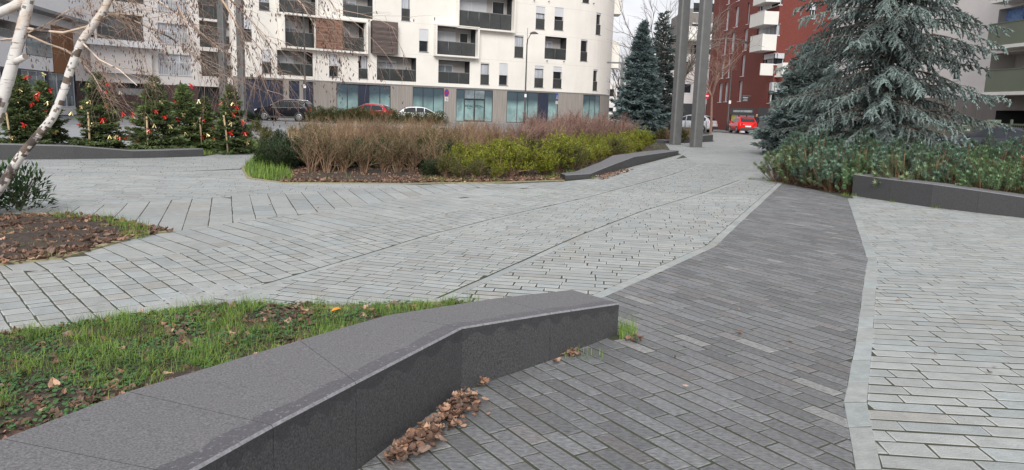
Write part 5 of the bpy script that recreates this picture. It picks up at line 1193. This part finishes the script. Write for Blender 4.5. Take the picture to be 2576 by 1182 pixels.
def row(name, keys, pts, sc, lab, cat, group, sz=1.):
    pts = sorted(pts, key=lambda p: p[0]/p[1])
    for i, p in enumerate(pts):
        l = lab % (ORD[i] if i < 20 else 'last'); place(name, R_.choice(keys), p, rnd(*sc), l, cat, group, sz=sz)
def line(pxs, y_, jit=.12):
    out = []
    for px, py in pxs: g = G(px, py); out.append((g.x+rnd(-jit, jit), g.y+rnd(-jit, jit)))
    return out
lin_ = lambda x0, y0, x1, y1, n: [(x0+(x1-x0)*i/(n-1), y0+(y1-y0)*i/(n-1)) for i in range(n)]
row('olive_shrub', ['olive0', 'laurel1', 'lime0', 'olive1'], line([(1085, 444), (1120, 450), (1158, 455), (1205, 456), (1245, 452)], 0, .04), (.38, .62), 'small green bush at the front edge between brown and lime shrubs, %s from left', 'shrub', 'small green front edge bushes')
row('olive_shrub', ['olive0', 'olive1'], line([(815, 425), (880, 428), (950, 422), (1020, 426), (1075, 424)], 0, .1), (.7, 1.05), 'olive leafed shrub mixed into the brown front rows, %s from left', 'shrub', 'olive shrubs among the brown ones')
row('brown_shrub', ['brown0', 'brown1', 'brown2'], line(lin_(785, 437, 1090, 440, 8), 0, .08), (.80, 1.12), 'twiggy brown shrub in the front row of the central bed, %s from left', 'shrub', 'front row of twiggy brown shrubs')
row('brown_shrub', ['bare0', 'bare1', 'brown1'], line(lin_(800, 418, 1130, 420, 9), 0), (.98, 1.15), 'brown twiggy shrub in the second row of the central bed, %s from left', 'shrub', 'second row of twiggy brown shrubs')
row('brown_shrub', ['bare0', 'bare1', 'brown0'], line(lin_(760, 400, 1230, 402, 12), 0, .3), (.8, 1.2), 'brown twiggy shrub in the third row of the central bed, %s from left', 'shrub', 'third row of twiggy brown shrubs')
row('brown_shrub', ['bare0', 'bare1'], line(lin_(800, 386, 1320, 386, 13), 0, .5), (.8, 1.2), 'bare twiggy shrub in the fourth row of the central bed, %s from left', 'shrub', 'fourth row of twiggy shrubs')
row('reddish_shrub', ['red0', 'red1'], line(lin_(1270, 395, 1480, 380, 9), 0, .5), (1.15, 1.4), 'reddish brown twiggy shrub behind the lime green shrubs, %s from left', 'shrub', 'near reddish twiggy shrubs')
row('reddish_shrub', ['red0', 'red1'], line(lin_(1330, 375, 1600, 360, 14), 0, .7), (1.25, 1.55), 'reddish twiggy shrub in the middle distance of the central bed, %s from left', 'shrub', 'middle reddish twiggy shrubs')
row('reddish_shrub', ['red0', 'red1'], line(lin_(1370, 356, 1640, 347, 14), 0, .9), (1.4, 1.65), 'distant reddish twiggy shrub near the blue spruce, %s from left', 'shrub', 'far reddish twiggy shrubs')
row('lime_shrub', ['lime0', 'lime1', 'lime2'], line([(1140, 441), (1185, 446), (1225, 441), (1275, 448), (1322, 441), (1372, 445), (1405, 435)], 0, .08), (.7, 1.1), 'yellow green leafy shrub at the front of the central bed, %s from left', 'shrub', 'front row of lime green shrubs')
row('lime_shrub', ['lime0', 'lime1', 'olive0'], line(lin_(1150, 425, 1430, 422, 7), 0), (.75, 1.1), 'yellow green leafy shrub in the second row, %s from left', 'shrub', 'second row of lime green shrubs')
row('lime_shrub', ['lime0', 'lime2', 'lime1'], line(lin_(1440, 416, 1630, 373, 10), 0, .1), (.7, .95), 'yellow green shrub along the back of the sloping bench, %s from left', 'shrub', 'lime green shrubs along the sloping bench')
row('lime_shrub', ['lime0', 'olive1', 'lime1'], line(lin_(1420, 404, 1600, 370, 8), 0, .2), (.8, 1.1), 'yellow green shrub behind the row along the sloping bench, %s from left', 'shrub', 'rear lime green shrubs')
bb = [(1.0, 16.5), (1.45, 17.4), (1.9, 18.5), (2.25, 19.5), (2.6, 20.6), (3.0, 21.9), (3.5, 23.2), (4.1, 24.9), (4.8, 26.7)]
row('lime_shrub', ['lime1', 'olive0', 'lime2'], [(x-.42, y+.1) for x, y in bb], (.6, .85), 'low yellow green shrub right against the sloping bench, %s from left', 'shrub', 'low shrubs touching the sloping bench')
grassmesh_later = bb
row('laurel_bush', ['laurel0', 'laurel1'], line([(683, 418), (705, 428), (735, 422), (775, 420), (820, 418), (700, 405), (725, 402)], 0, .05), (.55, .85), 'dark green laurel bush at the left tip of the central bed, %s from left', 'bush', 'laurel bushes at the island tip')
row('laurel_bush', ['laurel0', 'laurel1'], line([(860, 424), (905, 422), (960, 424), (1010, 423), (1060, 425), (1105, 430)], 0, .05), (.6, .75), 'dark green laurel bush under the brown shrubs, %s from left', 'bush', 'laurel bushes under the brown shrubs')
row('laurel_bush', ['laurel0', 'laurel1', 'olive0'], line([(660, 372), (690, 368), (640, 362), (720, 366), (670, 350), (760, 368), (740, 352)], 0, .3), (.5, .65), 'dark green bush behind the grass strip, %s from left', 'bush', 'dark bushes behind the grass strip')
row('olive_shrub', ['olive0', 'olive1', 'bare0'], line([(640, 340), (790, 352), (830, 350), (880, 348), (930, 345)], 0, .3), (.7, .9), 'olive green shrub in front of the black car, %s from left', 'shrub', 'olive shrubs before the black car')
row('hedge_bush', ['hedge0', 'hedge1'], [(P(x, 300, 57).x, 57+rnd(-.3, .3)) for x in (800, 822, 846, 868, 888, 906)], (1.1, 1.3), 'clipped olive hedge bush right of the black car, %s from left', 'hedge', 'hedge bushes beside the parked cars')
row('hedge_bush', ['hedge0', 'hedge1'], [(P(x, 300, 60).x, 60+rnd(-.3, .3)) for x in (930, 955, 985, 1018, 1040, 1062, 1084, 1104)], (.95, 1.2), 'low dark hedge bush in front of the red and white cars, %s from left', 'hedge', 'low hedge bushes before the cars', )
row('hedge_bush', ['hedge0', 'laurel1'], [(P(x, 300, 52).x, 52+rnd(-.6, .6)) for x in (586, 600, 622, 638)], (.7, .9), 'green bush at the foot of the tall grey posts on the left, %s from left', 'hedge', 'bushes at the left posts')
row('olive_shrub', ['olive0', 'bare1'], [(P(x, 350, 40).x, 40+rnd(-1.5, 1.5)) for x in (1640, 1655, 1668, 1683, 1715, 1730, 1738)], (.8, 1.0), 'low brownish shrub behind the small distant bench, %s from left', 'shrub', 'shrubs behind the small distant bench')
q = G(20, 535); place('laurel_bush', 'laurelbig', (q.x+.05, q.y+.15), .62, 'glossy dark green laurel bush at the left edge beside the birch', 'bush', None)
q = G(-40, 545); place('laurel_bush', 'laurelbig', (q.x-.3, q.y+.3), .66, 'dark laurel bush cut by the left picture border', 'bush', None)
# euphorbia drift: many plants in the right bed
import itertools
eb = [(6.05, 17.2), (6.2, 16.5), (6.75, 15.1), (7.15, 14.6), (7.5, 13.7), (8.15, 12.75), (9.0, 11.8), (10.2, 11.2), (13, 11.5), (17, 16), (15, 22), (11.5, 24.5), (8.9, 23.5), (7.3, 20.3), (6.5, 18.3)]
pts = []
y = 11.3
while y < 25:
    x = 6.
    while x < 18:
        p = (x+rnd(-.2, .2), y+rnd(-.2, .2))
        if inpoly(p, eb): pts.append(p)
        x += .72
    y += .72
pts.sort(key=lambda p: p[1])
rows_ = []
for i in range(0, len(pts), 15): rows_.append(pts[i:i+15])
for ri, rr in enumerate(rows_[:16]):
    def keyf(): return None
    prow = sorted(rr, key=lambda p: p[0]/p[1])
    for i, p in enumerate(prow):
        yel = 8.2 < p[0] < 11.5 and p[1] < 15.2
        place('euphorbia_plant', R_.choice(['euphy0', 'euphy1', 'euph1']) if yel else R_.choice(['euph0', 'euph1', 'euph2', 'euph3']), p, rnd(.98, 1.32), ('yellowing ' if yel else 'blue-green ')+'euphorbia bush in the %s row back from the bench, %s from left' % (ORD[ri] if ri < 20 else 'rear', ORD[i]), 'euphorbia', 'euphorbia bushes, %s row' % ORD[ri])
for i, p in enumerate([(6.12, 17.25), (6.22, 16.7), (6.32, 16.2), (6.42, 15.75), (6.55, 15.35), (6.68, 14.98), (6.85, 15.35), (6.6, 15.9), (6.45, 16.5)]):
    place('euphorbia_plant', 'euph%d' % (i % 4), p, .66, 'low euphorbia bush spilling over the bed corner, %s of the corner group' % ORD[i], 'euphorbia', 'low euphorbias at the bed corner')
c = MB(); M_ = Matrix.Rotation(.4, 3, 'Z')
for s_ in (-1, 1): c.faces([M_ @ Vector(v) for v in ((-.035, 0, .0), (-.01, s_*.03, .015), (.02, s_*.026, .02), (.038, 0, .006), (.0, 0, .004))], [(0, 4, 1), (4, 2, 1), (4, 3, 2)], (3.2, 1.9, .25))
q = G(845, 800); tag(c.build('fallen_leaf', 'leaf_dead', None, (q.x, q.y, .05)), 'bright orange yellow leaf lying in the front bed near the bench', 'leaf')
# ------------------------------------------------------------------ tan grass clump, grass, litter (uncountable)
def grassmesh(name, pts, h, wd, m, label, cat, tints, lean=.5, n=3):
    mb = MB()
    for (x, y), hh in pts:
        a = rnd(0, 6.28); d = Vector((math.cos(a), math.sin(a), 0)); H = hh*rnd(.5, 1.2); t0 = R_.choice(tints); s = rnd(.7, 1.3); c = tuple(v*s for v in t0); side = Vector((-d.y, d.x, 0)); p = Vector((x, y, -.01)); le = rnd(.1, 1)*lean
        prev = None
        for k in range(n+1):
            t = k/n; q = p+d*le*H*t*t+Vector((0, 0, H*(t-.25*le*t*t))); w_ = wd*(1-t*.95)/2; cur = (q-side*w_, q+side*w_)
            if prev: mb.face([prev[0], prev[1], cur[1], cur[0]], c)
            prev = cur
    o = mb.build(name, m); return tag(o, label, cat, None, 'stuff')
def scatter(poly, n, f=lambda x, y: 1.0):
    x0, x1 = min(p[0] for p in poly), max(p[0] for p in poly); y0, y1 = min(p[1] for p in poly), max(p[1] for p in poly); out = []; tries = 0
    while len(out) < n and tries < n*30:
        tries += 1; p = (rnd(x0, x1), rnd(y0, y1))
        if inpoly(p, poly) and R_.random() < f(*p): out.append(p)
    return out
from mathutils import noise as mn
def patch(sc, th, soft=.15, seed=0.): return lambda x, y: max(0., min(1., (mn.noise(Vector((x*sc+seed, y*sc, seed)))+.5-th)/soft))
GT = [(1, 1, 1), (1.35, 1.15, .9), (.8, .85, .9), (1.6, 1.35, 1.1), (.9, 1.05, .8)]
vis1 = [(-3.6, 4.32)]+bed1_edge[0:]+[(.08, 5.2), (.36, 5.03), (-.16, 4.50), (-.72, 3.86), (-1.02, 3.30), (-1.45, 2.58), (-1.6, 2.13), (-1.8, 1.6), (-2.6, 1.6)]
f1 = patch(2.2, .20, .3)
grassmesh('grass', [(p, rnd(.025, .085)*(1.5 if patch(3.1, .62, .1, 5)(*p) > .5 else 1)) for p in scatter(vis1, 52000, f1)], .07, .0045, 'grass', 'bright green grass growing between dead leaves in the front bed', 'grass', GT, .8)
cl_ = []
for x, y in scatter(vis1, 330, f1):
    hh = rnd(.05, .13)
    cl_ += [((x+R_.gauss(0, .022), y+R_.gauss(0, .022)), hh*rnd(.6, 1.1)) for _ in range(60)]
grassmesh('grass_tufts', [c_ for c_ in cl_ if inpoly(c_[0], vis1)], .1, .0052, 'grass', 'dense curved grass clumps scattered through the front bed', 'grass', GT, 1.3)
edge_pts = [((a[0]+(b[0]-a[0])*t+rnd(-.05, .02), a[1]+(b[1]-a[1])*t-rnd(.01, .12)), rnd(.05, .13)) for a, b in zip(bed1_edge, bed1_edge[1:]) for t in [R_.random() for _ in range(260)] if mn.noise(Vector((a[0]+(b[0]-a[0])*t, 3, 0))*2.6) > -.05]
edge_pts += [((.74+rnd(-.02, .10), 4.82+rnd(-.14, .14)), rnd(.06, .17)) for _ in range(170)]+[((.35+rnd(-.1, .22), 4.28+rnd(-.03, .14)), rnd(.03, .09)) for _ in range(90)]
edge_pts += [((-.28+rnd(-.05, .05), 5.42+rnd(-.02, .02)), rnd(.1, .2)) for _ in range(22)]
grassmesh('grass_tufts', edge_pts, .1, .005, 'grass', 'longer grass tufts along the front bed edge and at the near bench end', 'grass', GT, .7)
f2 = patch(1.4, .50, .2, 3)
grassmesh('grass', [(p, rnd(.04, .10)) for p in scatter(bed2, 5200, f2)]+[((q[0]+rnd(-.16, .10), q[1]+rnd(-.16, .12)), rnd(.08, .2)) for q in g2([(330, 577), (350, 580), (300, 570), (270, 560), (345, 596), (180, 552)]) for _ in range(110)], .1, .006, 'grass', 'patchy green grass at the tip of the left birch bed', 'grass', GT, .7)
tip = g2([(612, 425), (625, 446), (700, 456), (740, 452), (720, 425), (690, 405), (640, 400)]); strip_ = [(-8.1, 20.2), (-7.1, 20.9), (-6.2, 17.6), (-6.9, 22.5), (-7.5, 26), (-9.5, 26), (-9.5, 20.5), (-8.2, 19.5)]
grassmesh('grass', [(p, rnd(.10, .26)) for p in scatter(tip, 2600)]+[(p, rnd(.06, .2)) for p in scatter(strip_, 9000)]+[(p, rnd(.05, .16)) for p in scatter(island, 9000, patch(.7, .5, .2, 9))], .1, .012, 'grass', 'grass at the left tip and along the back of the central bed', 'grass', GT, .6)
grassmesh('grass', [((q[0]+rnd(-.25, .25), q[1]+rnd(-.12, .12)), rnd(.04, .13)) for q in g2([(1090, 452), (1130, 456), (1165, 455), (1240, 455), (1380, 448), (1450, 444), (1470, 448), (1420, 425), (1440, 420)]) for _ in range(130)], .1, .01, 'grass', 'small green weeds along the front edge of the central bed', 'grass', GT, .7)
grassmesh('grass', [((x-.15+rnd(-.12, .12), y+rnd(-.6, .6)), rnd(.06, .18)) for x, y in bb for _ in range(150)], .1, .01, 'grass', 'grass strip behind the sloping bench', 'grass', GT, .7)
tg = scatter([(-6.2, 20.5), (-1, 22), (0, 25), (-1.5, 30), (-6.5, 29), (-7.2, 24)], 9000)
grassmesh('dry_grass', [(p, rnd(.65, 1.05)) for p in tg], 1, .014, 'foliage', 'tall tan dry ornamental grass behind the twiggy shrubs', 'dry grass', [(.42, .31, .17), (.36, .26, .14), (.5, .38, .22), (.28, .2, .12)], .5)
grassmesh('joint_moss_grass', [((p[0]+rnd(-.04, .04), p[1]+rnd(-.02, .02)), rnd(.015, .05)) for p in scatter([(-4, 8.3), (-2.4, 13.2), (6, 17), (6.6, 14.5), (3, 14), (-3.3, 8)], 130, patch(1.2, .6, .1, 2)) for _ in range(5)], .04, .005, 'grass', 'tiny weeds growing in the paving joints', 'weeds', GT, .9)
grassmesh('grass_tufts', [((q[0]+rnd(-.07, .07), q[1]+rnd(-.05, .05)), rnd(.03, .09)) for q in [(6.62, 14.45), (6.5, 14.6), (7.3, 12.85), (6.95, 13.6), (6.1, 16.8), (5.9, 17.2), (5.6, 17.6), (6.0, 18)] for _ in range(70)], .1, .008, 'grass', 'grass tufts at the foot of the right bench and bed corner', 'grass', GT, .7)
def litter(name, pts, label, size=(.03, .07), pal=((1, 1, 1), (.8, .7, .65), (1.5, 1.25, 1.05), (.6, .5, .45), (2.4, 2.3, 2.1)), wts=(5, 5, 4, 3, 2.2), z=0., cat='dead leaves', curl=.35, pile=None):
    mb = MB()
    for x, y in pts:
        c = R_.choices(pal, wts)[0]; s = rnd(.75, 1.25); c = tuple(v*s for v in c); ln = rnd(*size); wd = ln*rnd(.5, .8); a = rnd(0, 6.28); n = 5
        zz = z+rnd(.003, .02)+(pile(x, y)*rnd(0, 1) if pile else 0)
        M_ = Matrix.Translation((x, y, zz)) @ Matrix.Rotation(a, 4, 'Z') @ Matrix.Rotation(rnd(-.5, .5), 4, 'X') @ Matrix.Rotation(rnd(-.45, .45), 4, 'Y'); cu = rnd(-.2, 1)*curl; prev = None
        for k in range(n+1):
            t = k/n; w_ = wd/2*math.sin(math.pi*min(1, t*.93+.06))**.7*(1+rnd(-.18, .18)); zc_ = cu*ln*(2*t-1)**2; e = cu*wd*.8+rnd(-.1, .1)*wd
            cur = [M_ @ Vector((ln*(t-.5), -w_, zc_+e)), M_ @ Vector((ln*(t-.5), 0, zc_)), M_ @ Vector((ln*(t-.5), w_, zc_+e))]
            if prev:
                for j in range(2): mb.face([prev[j], prev[j+1], cur[j+1], cur[j]], c)
            prev = cur
    o = mb.build(name, 'leaf_dead'); return tag(o, label, cat, None, 'stuff')
cv = MB()
for x, y in scatter(vis1, 15000, patch(2.6, .30, .25, 12)):
    z_ = rnd(.012, .04); s_ = rnd(.6, 1.2); r = rnd(.007, .013); nn = (Vector((0, 0, 1))+rdir()*.5).normalized(); u = nn.orthogonal().normalized(); v = nn.cross(u)
    cv.face([Vector((x, y, z_))+(u*math.cos(k*1.257)+v*math.sin(k*1.257))*r for k in range(5)], (.42*s_, .62*s_, .9*s_))
tag(cv.build('clover', 'grass'), 'small dark green clover leaves between the grass of the front bed', 'clover', None, 'stuff')
litter('leaf_litter', scatter(vis1, 3300, lambda x, y: 1.05-f1(x, y)*.6), 'brown and pale dead leaves lying in the front bed', (.03, .075), wts=(5, 5, 3, 5, 1.2))
litter('leaf_litter', scatter(bed2, 5600), 'brown dead leaves covering the left birch bed', (.05, .11), wts=(6, 5, 3, 3, .5))
fr_ = g2([(700, 458), (1009, 461), (1286, 457), (1415, 453), (1430, 440), (1300, 430), (1000, 418), (730, 420)])
litter('leaf_litter', scatter(fr_, 8500), 'pinkish brown leaf litter under the front of the brown shrubs', (.04, .09), wts=(5, 4, 5, 3, .6))
litter('leaf_litter', scatter([(6.2, 16.8), (6.25, 16.0), (6.62, 14.7), (7.2, 14.8), (6.9, 16.9)], 420)+scatter([(1.7, 16.35), (2.9, 19.6), (3.1, 19.4), (1.95, 16.2)], 160), 'dead leaves at the foot of the euphorbias and of the sloping bench', (.04, .09))
A_, B_ = Vector((-.235, 3.62)), Vector((-.50, 2.88))
pl_pts = []
for _ in range(300):
    t = R_.random()**.9; p = A_.lerp(B_, t); off = abs(R_.gauss(0, .062))*(1.3-1.3*abs(t-.5)); nrm = Vector((.935, -.35)); pl_pts.append((p.x+nrm.x*(.012+off), p.y+nrm.y*(.012+off)))
pl_pts += [(-.12+rnd(-.05, .05), 3.74+rnd(-.02, .03)) for _ in range(5)]+[(.37+rnd(-.05, .07), 4.3+rnd(-.02, .06)) for _ in range(16)]+[(.80+rnd(-.06, .06), 4.62+rnd(-.04, .06)) for _ in range(10)]+[(.27, 4.14), (.29, 4.17)]
litter('leaf_pile', pl_pts, 'heap of brown and cream dead leaves blown against the near granite bench', (.025, .060), wts=(4, 5, 4, 5, 2.6), curl=.4, pile=lambda x, y: .035 if x < -.1 else .01)
litter('scattered_leaves', scatter([(-6, 9.2), (-3.6, 8.2), (0, 6), (2, 7), (6, 13), (-2, 12.5)], 16)+scatter([(.3, 3.2), (1.3, 3), (1.9, 4.6), (2.2, 6), (1.2, 5.5)], 6)+scatter([(2, 4), (3.5, 4), (5, 9), (4.4, 8.6)], 7), 'a few single dead leaves and twigs scattered on the paving', (.02, .045))
# ------------------------------------------------------------------ birch in the left bed
bi = empty('birch_tree', (-6.0, 8.4, 0), 0, 'white barked birch with two leaning trunks and hanging catkins at the left edge', 'tree'); BO = Vector((-6.0, 8.4, 0))
def PX(l, Y): return [P(x, y, Y+dy)-BO for x, y, dy in l]
def wpx(px, Y): return px/FPX*Y/2
c = MB(); Y1, Y2 = 8.3, 7.6
zz_ = lambda y: P(120, y, Y2).z
SC = [(zz_(385), zz_(318), .66), (zz_(455), zz_(390), .45), (zz_(262), zz_(252), .6), (zz_(208), zz_(192), .65), (zz_(140), zz_(112), .62)]
def resamp(pts, rad, k=7):
    o, r = [], []
    for i in range(len(pts)-1):
        p0, p1, p2, p3 = pts[max(0, i-1)], pts[i], pts[i+1], pts[min(len(pts)-1, i+2)]
        for j in range(k):
            t = j/k; o.append(.5*((2*p1)+(p2-p0)*t+(2*p0-5*p1+4*p2-p3)*t*t+(3*p1-p0-3*p2+p3)*t**3)); r.append((rad[i]+(rad[i+1]-rad[i])*t)*(1+rnd(-.03, .03)))
    return o+[pts[-1]], r+[rad[-1]]
t1 = PX([(-95, 560, 0), (-60, 430, 0), (-22, 330, 0), (8, 240, 0), (30, 165, 0), (48, 100, 0), (62, 45, 0), (74, -10, 0), (84, -90, 0), (88, -260, .1), (96, -480, .2), (90, -700, .3)], Y1)
t2 = PX([(-75, 580, .3), (-30, 510, .1), (2, 470, 0), (30, 425, 0), (60, 382, 0), (100, 335, 0), (130, 298, 0), (150, 255, 0), (165, 215, 0), (176, 178, 0), (190, 140, 0), (205, 105, 0), (228, 72, 0), (250, 40, 0), (268, 12, 0), (290, -40, 0), (330, -150, .1), (360, -330, .2), (380, -560, .3)], Y2)
c.tube(*resamp(t1, [wpx(w_, Y1) for w_ in (40, 36, 33, 30, 28, 27, 26, 24, 21, 18, 13, 6)]), 16); c.tube(*resamp(t2, [wpx(w_, Y2) for w_ in (26, 25, 23, 22, 21, 20, 20, 19, 19, 19, 18, 18, 18, 17, 17, 15, 12, 8, 5)]), 16)
c.tube(PX([(34, 158, 0), (50, 150, -.05), (64, 142, -.1)], Y1), [.04, .036, .034], 8)
c.tube(PX([(-60, 60, .1), (-20, 40, .05), (30, 18, 0), (70, -6, 0)], Y1), [.05, .05, .052, .05], 8)
for i_, f_ in enumerate(c.f):
    q_ = [c.v[k] for k in f_]; cz_ = Vector((sum(v[0] for v in q_)/len(q_), sum(v[1] for v in q_)/len(q_), sum(v[2] for v in q_)/len(q_)))+BO
    px_ = None; nz_ = mn.noise(cz_*9)+.5; nf_ = mn.noise(Vector((cz_.x*14, cz_.y*14, cz_.z*40)))+.5
    d_ = 0
    if cz_.y < 8.0 and cz_.z < 1.9:
        for a_, b_, s2 in SC:
            if a_ < cz_.z < b_: d_ = max(d_, s2)
    if d_ and nz_*.6+nf_*.4 < d_: c.t[i_] = (.22, .17, .14)
    elif nf_ > .86: c.t[i_] = (.35, .3, .27)
c.build('trunk', 'birch_bark', bi)
br = MB(); tw = MB(); ck = MB()
def birch_twig(p, d, L_, r, lv, bend):
    n = 6; pts = [p]; q = p
    for k in range(n): d = (d+Vector((0, 0, -bend))+rdir()*.10).normalized(); q = q+d*L_/n; pts.append(q)
    b = rnd(.7, 1.5); tw.tube(pts, [r*(1-.12*k) for k in range(n+1)], 3, (b*1.0, b*.95, b*.9), cap=False, sm=False)
    if lv > 0:
        for k in range(3 if lv > 1 else 2):
            s = R_.randint(1, n-1); birch_twig(pts[s], (d*.8+rdir()*.8+Vector((.1, 0, -.15))).normalized(), L_*rnd(.4, .75), r*.7, lv-1, bend)
    for s in range(1, n+1):
        if R_.random() < (.16 if lv else .26):
            cp = pts[s]; cd = (Vector((0, 0, -1))+rdir()*.35).normalized(); m_ = cp+cd*rnd(.012, .03); l_ = rnd(.02, .04); ck.tube([m_, m_+cd*l_*.5, m_+cd*l_], [.0025, .0048, .003], 4, (rnd(.8, 1.2),)*3)
def limb(pxs, Y, r0, r1, nt_, Lr=(.35, .9), lv=2, bark=True, bend=.055):
    pts = PX(pxs, Y); k = len(pts); (br if bark else tw).tube(pts, [r0+(r1-r0)*i/(k-1) for i in range(k)], 6, (1, .85, .72), cap=False)
    for i in range(nt_):
        t = rnd(.12, 1)*(k-1); i0 = min(k-2, int(t)); p = pts[i0].lerp(pts[i0+1], t-i0); d = (pts[i0+1]-pts[i0]).normalized()
        birch_twig(p, (d*rnd(.6, 1)+rdir()*.6+Vector((.35, 0, -.1))).normalized(), rnd(*Lr), rnd(.0022, .004), lv, bend)
limb([(72, 72, 0), (110, 78, -.1), (160, 82, -.2), (215, 68, -.3), (268, 40, -.4), (300, 34, -.5), (360, 40, -.6)], Y1, .017, .007, 12)
limb([(262, 32, 0), (310, 42, .2), (360, 62, .4), (430, 95, .6), (500, 150, .7), (540, 190, .8)], Y2, .014, .005, 16, (.3, .7))
limb([(70, 88, 0), (120, 110, .1), (165, 125, .2), (200, 152, .3), (235, 190, .4), (262, 240, .4)], Y1, .014, .005, 13, (.3, .6))
limb([(205, 105, 0), (250, 150, -.1), (300, 175, -.2), (345, 215, -.3)], Y2, .011, .004, 10, (.3, .6))
limb([(80, -20, 0), (160, -40, .2), (260, -35, .3), (380, -10, .4), (470, 50, .5), (560, 130, .5)], Y1, .02, .006, 18)
limb([(290, -40, 0), (380, -70, .2), (480, -60, .4), (570, -10, .6), (640, 60, .8), (690, 130, .9)], Y2, .018, .005, 20)
limb([(310, -90, 0), (430, -140, .1), (560, -120, .3), (680, -60, .5), (760, 10, .6), (800, 80, .7)], Y2, .02, .005, 20)
limb([(330, -150, 0), (450, -220, -.1), (600, -200, -.2), (720, -120, -.3), (800, -40, -.3), (850, 30, -.3)], Y2, .02, .005, 16)
limb([(320, -120, 0), (400, -130, -.3), (480, -90, -.5), (540, -30, -.6), (590, 50, -.7), (620, 120, -.7)], Y2, .018, .005, 18)
limb([(300, -60, 0), (340, -70, -.2), (400, -50, -.4), (440, 0, -.5), (470, 60, -.5)], Y2, .015, .005, 14)
limb([(88, -200, 0), (30, -190, .1), (-40, -120, .2), (-70, -30, .3)], Y1, .016, .005, 9)
limb([(84, -90, 0), (150, -110, -.2), (220, -90, -.4), (270, -30, -.5), (310, 40, -.5)], Y1, .016, .005, 13)
limb([(86, -60, 0), (130, -60, .2), (190, -30, .3), (230, 20, .3)], Y1, .012, .004, 9, (.3, .6))
limb([(-40, 110, 0), (0, 100, .1), (40, 96, .2), (120, 60, .3), (180, 20, .3)], Y1, .012, .006, 7, (.3, .6))
br.build('branches', 'birch_bark', bi); tw.build('twigs', 'birch_twig', bi); ck.build('catkins', 'twig_dark', bi)
# ------------------------------------------------------------------ bare trees far back
def bare_tree(loc, h, spread, label, m='bark_grey', r0=.12, lv=5, seed=0, br_=3):
    root = empty('bare_tree', loc, rnd(0, 6), label, 'tree', 'bare leafless trees'); tr = MB(); tw_ = MB()
    def g(p, d, L_, r, l):
        n = 3; pts = [p]; q = p
        for k in range(n): d = (d+rdir()*.13+Vector((0, 0, .06))).normalized(); q = q+d*L_/n; pts.append(q)
        (tr if l >= lv-1 else tw_).tube(pts, [r*(1-.12*k) for k in range(n+1)], 6 if l >= lv-1 else 3, cap=False)
        if l > 0:
            for k in range(br_ if l < lv else br_+2): g(pts[R_.randint(1, n) if l < lv else n], (d+rdir()*spread).normalized(), L_*rnd(.6, .82), max(.006, r*.6), l-1)
    g(Vector((0, 0, 0)), Vector((0, 0, 1)), h*.27, r0, lv)
    tr.build('trunk', m, root); tw_.build('crown', m, root)
q = P(1700, 300, 52); bare_tree((q.x, 52, 0), 12, .75, 'bare tree with grey brown twigs between the two tall posts', r0=.13)
q = P(1655, 300, 58); bare_tree((q.x, 58, 0), 13.5, .7, 'tall bare tree standing behind the blue spruce', r0=.14)
q = P(1752, 300, 60); bare_tree((q.x+1.2, 60, 0), 11, .75, 'bare reddish tree in front of the red brick building', m='twig_red', r0=.12)
q = P(1532, 300, 78); bare_tree((q.x+.9, 78, 0), 7, .6, 'small dark bare tree beside the rounded corner of the cream building', m='twig_dark', r0=.09, lv=4)
q = P(1555, 300, 125); bare_tree((q.x, 125, 0), 17, .6, 'pale bare tree far behind the cream building corner', r0=.14)
q = P(1600, 300, 118); bare_tree((q.x, 118, 0), 18, .65, 'distant pale bare tree above the blue spruce', r0=.14)
q = P(2430, 330, 38); bare_tree((q.x, 40, 0), 3.6, .7, 'small bare reddish shrub tree by the grey cladding at the right', m='twig_red', r0=.05, lv=4)
bpy.context.view_layer.update()
